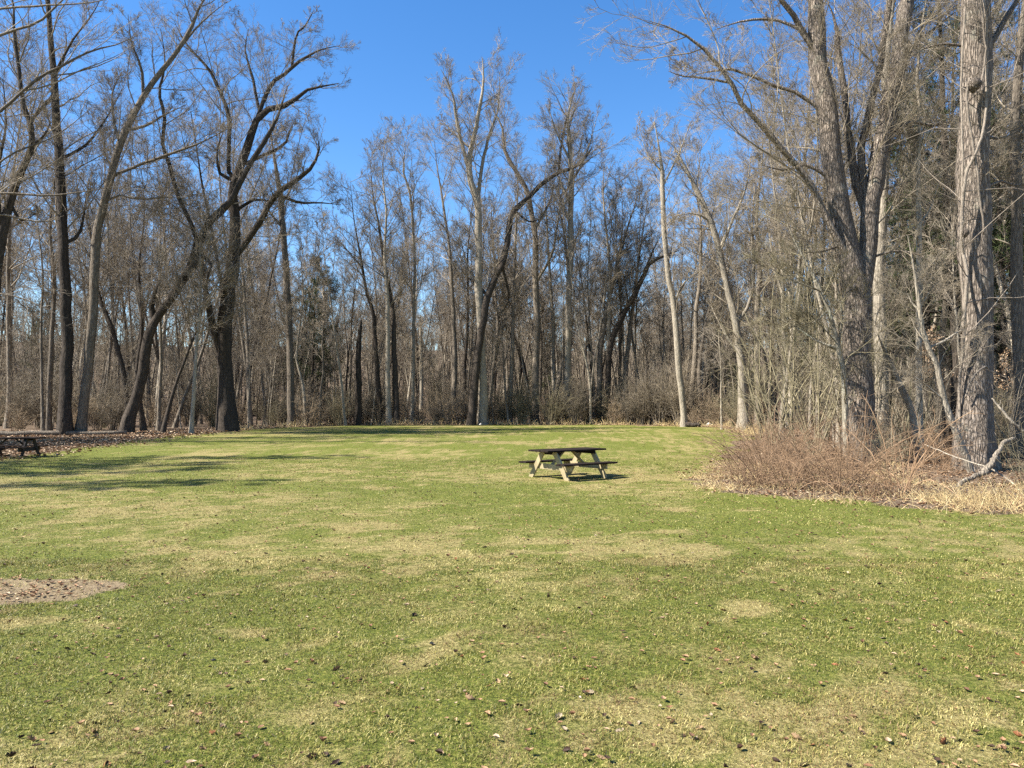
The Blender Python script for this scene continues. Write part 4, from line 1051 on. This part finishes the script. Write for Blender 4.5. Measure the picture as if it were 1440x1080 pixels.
for (px, D, q, sc_) in ((1075, 16.6, 3, .8), (1110, 15.6, 3, .7), (1150, 15.8, 0, .75), (1040, 18.5, 3, .7), (1095, 19.5, 3, .85), (1180, 15.0, 3, .7), (1225, 14.6, 0, .6), (1130, 18.0, 0, .8), (1200, 17.5, 3, .8)):
    sc_ *= random.uniform(.5, .88)
    put(BRAMB[q][0], (px - CXP) / F * D, D, random.uniform(0, 6.28), sc_, 'bramble', BRAMB[q][1], BG)
for (x, y) in scatter(22, (13.4, 26), (960, 1470), .85, near_edge(.5, 7.5), 12, 1.1):
    if abs(proj((x, y, 0))[0] - 1390) < 80 and y < 19.5 and random.random() < .7: continue
    q = BRAMB[random.choice((0, 1, 3, 2, 0, 3))]; put(q[0], x, y, random.uniform(0, 6.28), random.uniform(.4, .68), 'bramble', q[1], BG)
for (px, D, s, k) in ((1150, 26.5, .9, 0), (1118, 29, 1.0, 0), (1255, 27, .9, 1), (1280, 25.5, .7, 0), (1085, 34, 1.0, 0), (1325, 27, .8, 1), (1140, 33, 1.2, 0), (1425, 25, .7, 1), (1200, 30, 1.1, 0), (1070, 40, 1.1, 0)):
    put(TALLS[k][0], (px - CXP) / F * D, D, random.uniform(0, 6.28), s, 'tall shrub', TALLS[k][1] + ' many-stemmed', 'tall many-stemmed shrubs around the huge trunks')
# trees outside the left edge whose shade falls on the lawn
for (x, y, s) in ((-33, 29, 1.0), (-36, 31.5, 1.1), (-31, 33.5, 1)):
    q = KINDS[random.choice((1, 3, 4))]; put(q[0], x, y, random.uniform(0, 6.28), s, 'tree', q[1], 'bare trees beyond the left frame edge')

for (x, y, s) in ((-25.5, 17.0, 1.05), (-26, 19.6, 1.12), (-25.5, 21.6, 1.1), (-23.5, 13.2, .95)):
    put(PINES[1], x, y, random.uniform(0, 6.28), s, 'pine', 'dark green', 'pines beyond the left frame edge')
# the far wood, one mass of stems and twigs
def far_woods():
    r = np.random.default_rng(88); n = 1500
    ang = np.radians(r.uniform(-40, 40, n)); d = r.uniform(95, 190, n)
    x, y = np.sin(ang) * d, np.cos(ang) * d
    st = np.stack([x, y, terrain(x, y) - .2], -1); H = r.uniform(8, 15, n)
    P = grow(st, np.stack([r.normal(0, .08, n), r.normal(0, .08, n), np.ones(n)], -1), H, 8, .05, .02, r)
    R = (r.uniform(.09, .2, n))[:, None] * np.linspace(1, .15, 8)[None]
    g = Geo(); g.tubes(P, R, 5)
    P1, R1 = spawn(P, R, 14, r, .02, 1, (30, 65), .24, .4, 5, .14, .06, .5, .035, .3); g.tubes(P1, R1, 3)
    P2, R2 = spawn(P1, R1, 8, r, .15, 1, (25, 60), .42, .4, 3, .15, .04, .6, .02, .5); g.tubes(P2, R2, 3)
    return tag(link('far_woods', g.mesh('far_woods', M['twig_brown'])), 'brown mass of distant bare wood beyond the nearer trees', 'woods', kind='stuff')
far_woods()

# ------------------------------------------------------------------ vines, fallen wood, stones
def wood_line(name, label, cat, pts, D, mat, S=7, twigs=0, seed=1, group=None, lift=0):
    r = np.random.default_rng(seed)
    W = np.array([(*ray(px, py, D + dd), w / 2 / F * (D + dd)) for (px, py, w, dd) in pts])
    L = smooth_line(W, max(10, len(pts) * 5)); base = L[0, :3].copy()
    o = link(name, None) if False else None
    g = Geo(); L[:, :3] += r.normal(0, .3, L[:, :3].shape) * L[:, 3:4]
    g.tubes(L[:, :3] - base, L[:, 3], S, True)
    if twigs:
        P2, R2 = spawn(L[None, :, :3] - base, L[None, :, 3], twigs, r, .1, 1, (40, 80), .3, .3, 5, .2, .02, .4, .006, .3); g.tubes(P2, R2, 4)
    o = link(name, g.mesh(name, M[mat])); o.location = base
    return tag(o, label, cat, group)
def vine(label, pts, seed):
    """stems hugging the big right trunk (radius about .4 m at depth 20.5)"""
    q = []
    for (px, py, w, dd) in pts:
        off = min(.395, abs(px - 1371) / F * 20.5); q.append((px, py, w * .55, -math.sqrt(.41 ** 2 - off ** 2) - .03 + .0 * dd))
    pts = q
    return wood_line('climbing_vine', label, 'vine', pts, 20.5, 'vine', 6, 8, seed, 'vines climbing the vine-wrapped trunk')
vine('thick pale vine crossing the vine-wrapped trunk from lower left to upper right', [(1352, 470, 9, .1), (1360, 400, 9, .0), (1352, 330, 9, 0), (1358, 250, 8, -.05), (1372, 215, 8, -.1), (1385, 170, 7, .1), (1388, 60, 6, .1), (1384, 0, 5, .1)], 71)
vine('thin vine running up the left flank of the vine-wrapped trunk', [(1349, 640, 6, .25), (1350, 540, 7, .2), (1356, 450, 7, .1), (1351, 360, 6, .25), (1354, 240, 6, .2), (1352, 120, 5, .25), (1357, 10, 5, .15)], 72)
vine('vine looping over the knot high on the vine-wrapped trunk', [(1384, 330, 5, .05), (1374, 240, 6, -.12), (1360, 150, 6, .0), (1364, 108, 6, -.2), (1378, 118, 6, -.2), (1386, 70, 5, .05), (1378, -10, 5, .0)], 73)
vine('dark vine bowed across the lower part of the vine-wrapped trunk', [(1357, 560, 4, .0), (1366, 535, 4, -.15), (1376, 522, 5, -.17), (1389, 518, 5, .1), (1393, 560, 4, .15), (1392, 620, 4, .15)], 74)
for lab, pts, D, sd, m, tw in (
    ('crooked pale dead limb lying against the foot of the vine-wrapped trunk', [(1340, 698, 5, -.9), (1350, 681, 6, -.8), (1372, 669, 7, -.6), (1385, 663, 9, -.5), (1397, 648, 8, -.3), (1406, 632, 6, -.1), (1415, 620, 6, .1), (1428, 617, 4, .2)], 17.2, 81, 'bark_grey', 0),
    ('long thin pale stick slanting down across the dead grass at the right edge', [(1300, 625, 1.6, 1.5), (1350, 645, 1.8, .6), (1395, 660, 2.2, 0), (1425, 680, 2.2, -.4), (1450, 700, 2, -.8)], 17.0, 82, 'bark_pale', 3),
    ('pair of thin bleached sticks leaning at the right frame edge', [(1440, 608, 4, .0), (1420, 590, 4, 0), (1405, 572, 3, .2), (1395, 560, 2, .3)], 19.0, 83, 'bark_pale', 3)):
    wood_line('fallen_branch', lab, 'branch', pts, D, m, 8, tw, sd)
def log(label, x0, y0, x1, y1, rad, mat, seed):
    r = np.random.default_rng(seed); n = 12
    t = np.linspace(0, 1, n); X = x0 + (x1 - x0) * t; Y = y0 + (y1 - y0) * t
    P = np.stack([X, Y, terrain(X, Y) + rad * .8], -1); P += r.normal(0, rad * .15, P.shape); base = P[0].copy()
    g = Geo(); g.tubes(P - base, rad * (1 - .35 * t) * r.uniform(.92, 1.08, n), 9, True)
    o = link('fallen_log', g.mesh('fallen_log', M[mat])); o.location = base
    tag(o, label, 'log')
log('grey fallen log lying behind the far left picnic table', -29, 39.5, -20.8, 41.5, .16, 'bark_grey', 91)
log('short dark log at the foot of the slender bright-barked tree', 12.6, 55.4, 13.4, 54.9, .2, 'bark_dark', 92)
def stone(label, px, D, sz, seed):
    r = np.random.default_rng(seed)
    x = (px - CXP) / F * D; g = Geo()
    n, m_ = 9, 7
    prof = np.sin(np.linspace(.05, math.pi - .05, m_)); P = np.stack([np.linspace(-.5, .5, m_) * sz[0], np.zeros(m_), np.zeros(m_)], -1)
    g.tubes(P, prof * .5, n, True)
    V = np.concatenate(g.V); V[:, 1] *= sz[1]; V[:, 2] *= sz[2]; V *= 1 + r.normal(0, .06, (len(V), 1)); V[:, 2] += sz[2] * .3; g.V = [V]
    o = link('stone', g.mesh('stone', M['stone'])); o.location = (x, D, tz(x, D)); o.rotation_euler = (0, 0, r.uniform(-.4, .4)); tag(o, label, 'stone', 'pale stones at the far edge')
stone('small white stone at the foot of the tall pale forked tree', 676, 60.2, (.24, .22, .22), 1)
stone('wide flat pale stone right of the slender bright-barked tree', 997, 57.5, (.5, .4, .36), 2)
stone('pale stone tight right of the slender bright-barked tree foot', 983, 57.6, (.36, .34, .3), 3)

# young trees that keep their tan leaves
def young_beech(label, px, py, D, rad, n, seed):
    r = np.random.default_rng(seed); c = ray(px, py, D); gx, gy = c[0] + .25, D; b = np.array([gx, gy, tz(gx, gy)])
    root = link('young_beech', None); root.location = b; tag(root, label, 'young tree')
    P = grow(np.zeros((1, 3)), (c - b)[None], np.array([np.linalg.norm(c - b) + rad]), 10, .05, .03, r)
    link('trunk', trunk_mesh('trunk', P[0], .03 * np.linspace(1, .25, 10), np.zeros(3), M['bark_grey'], 6, False), root)
    P1, R1 = spawn(P, np.full((1, 10), .02), 16, r, .55, 1, (40, 80), 1, .4, 6, .12, .02, .5, .006, .4, L=rad * 1.1)
    P2, R2 = spawn(P1, R1, 6, r, .2, 1, (30, 60), .45, .4, 4, .12, 0, .6, .004, .5)
    g = Geo(); g.tubes(P1, R1, 4); g.tubes(P2, R2, 3); link('branches', g.mesh('branches', M['twig_grey']), root)
    pts = np.vstack([P2[:, 1:].reshape(-1, 3), P1[:, 2:].reshape(-1, 3)]); p = pts[r.integers(0, len(pts), n)] + r.normal(0, .04, (n, 3))
    d = unit(r.normal(size=(n, 3)) + np.array([0, 0, -.5])); q = unit(np.cross(d, r.normal(size=(n, 3)))); ln = r.uniform(.05, .09, (n, 1))
    V = np.stack([p, p + d * ln * .5 + q * ln * .3, p + d * ln, p + d * ln * .5 - q * ln * .3], 1).reshape(-1, 3)
    link('leaves', make_mesh('leaves', V, np.arange(n * 4).reshape(-1, 4), None, M['litter'], dict(rnd=np.repeat(np.clip(r.normal(.7, .15, n), 0, 1), 4)), False), root)
young_beech('young tree still holding tan leaves, seen between the huge trunks', 1312, 497, 27, .62, 900, 5)
young_beech('young tree still holding orange-tan leaves at the right frame edge', 1420, 520, 29, .6, 500, 6)

# ------------------------------------------------------------------ labels for the copies
ANCHORS.sort()
def between(px):
    L = [a for a in ANCHORS if a[0] <= px]; Rr = [a for a in ANCHORS if a[0] > px]
    if not L: return 'left of ' + Rr[0][1]
    if not Rr: return 'right of ' + L[-1][1]
    return (L[-1][1], Rr[0][1])
bucket = {}
for rec in THINGS:
    o, noun, kind, group, px, D, lean = rec
    w = between(px)
    depth = 0 if D < 48 else 1 if D < 64 else 2 if D < 82 else 3
    bucket.setdefault((noun, kind, 0, w, depth), []).append(rec)
DW = {0: 'in the nearest row', 1: 'at the wood edge', 2: 'just inside the wood', 3: 'deep in the wood'}
for (noun, kind, _g, w, depth), lst in bucket.items():
    lst.sort(key=lambda t: t[4])
    if isinstance(w, tuple):
        a, b = lst[0][4], 0
        L = [x for x in ANCHORS if x[1] == w[0]][0][0]; Rr = [x for x in ANCHORS if x[1] == w[1]][0][0]
    for k, rec in enumerate(lst):
        if isinstance(w, tuple):
            where = ('right of ' + w[0]) if rec[4] - L <= Rr - rec[4] else ('left of ' + w[1])
        else: where = w
        rec[0]['_w'] = where
    sub = {}
    for rec in lst: sub.setdefault(rec[0]['_w'], []).append(rec)
    for where, l2 in sub.items():
        for k, rec in enumerate(l2):
            num = '' if len(l2) == 1 else ORD[min(k, 19)] + ' '
            lab = f'{num}{kind} {noun} {DW[depth]}, {where}'
            tag(rec[0], lab.strip(), noun if noun != 'bramble' else 'bramble bush', rec[3])
            del rec[0]['_w']

# ------------------------------------------------------------------ light, sky, camera
EL = math.radians(47); sd = Vector((-1.0, -.24, 0)).normalized() * math.cos(EL) + Vector((0, 0, math.sin(EL)))
w = bpy.data.worlds.new('World'); SC.world = w; w.use_nodes = True
nt = w.node_tree; bgn = nt.nodes['Background']
sky = nt.nodes.new('ShaderNodeTexSky'); sky.sky_type = 'NISHITA'; sky.sun_disc = False
sky.sun_elevation = EL; sky.sun_rotation = math.atan2(sd.x, sd.y); sky.altitude = 300; sky.air_density = 1.0; sky.dust_density = .2; sky.ozone_density = 1.5
hs = nt.nodes.new('ShaderNodeHueSaturation'); hs.inputs['Saturation'].default_value = 1.33; hs.inputs['Hue'].default_value = .505
nt.links.new(sky.outputs[0], hs.inputs['Color']); nt.links.new(hs.outputs[0], bgn.inputs['Color']); bgn.inputs['Strength'].default_value = .075
sl = bpy.data.lights.new('sun', 'SUN'); sl.energy = 4.5; sl.angle = math.radians(.53); sl.color = (1.0, .955, .88)
so = bpy.data.objects.new('sun', sl); COL.objects.link(so); so.rotation_euler = sd.to_track_quat('Z', 'Y').to_euler()

cam = bpy.data.cameras.new('camera'); cam.sensor_width = 36; cam.lens = 36 * F / 1440; cam.clip_end = 2000; cam.clip_start = .05
co = bpy.data.objects.new('camera', cam); COL.objects.link(co); co.location = (0, 0, CAMZ); co.rotation_euler = (math.radians(90) + PITCH, 0, 0)
SC.camera = co
SC.view_settings.view_transform = 'Standard'; SC.view_settings.look = 'None'; SC.view_settings.exposure = 1.7; SC.view_settings.gamma = 1
SC.render.engine = 'CYCLES'
SC.cycles.max_bounces = 4; SC.cycles.diffuse_bounces = 2; SC.cycles.glossy_bounces = 1; SC.cycles.transmission_bounces = 1; SC.cycles.transparent_max_bounces = 4
SC.cycles.use_denoising = False
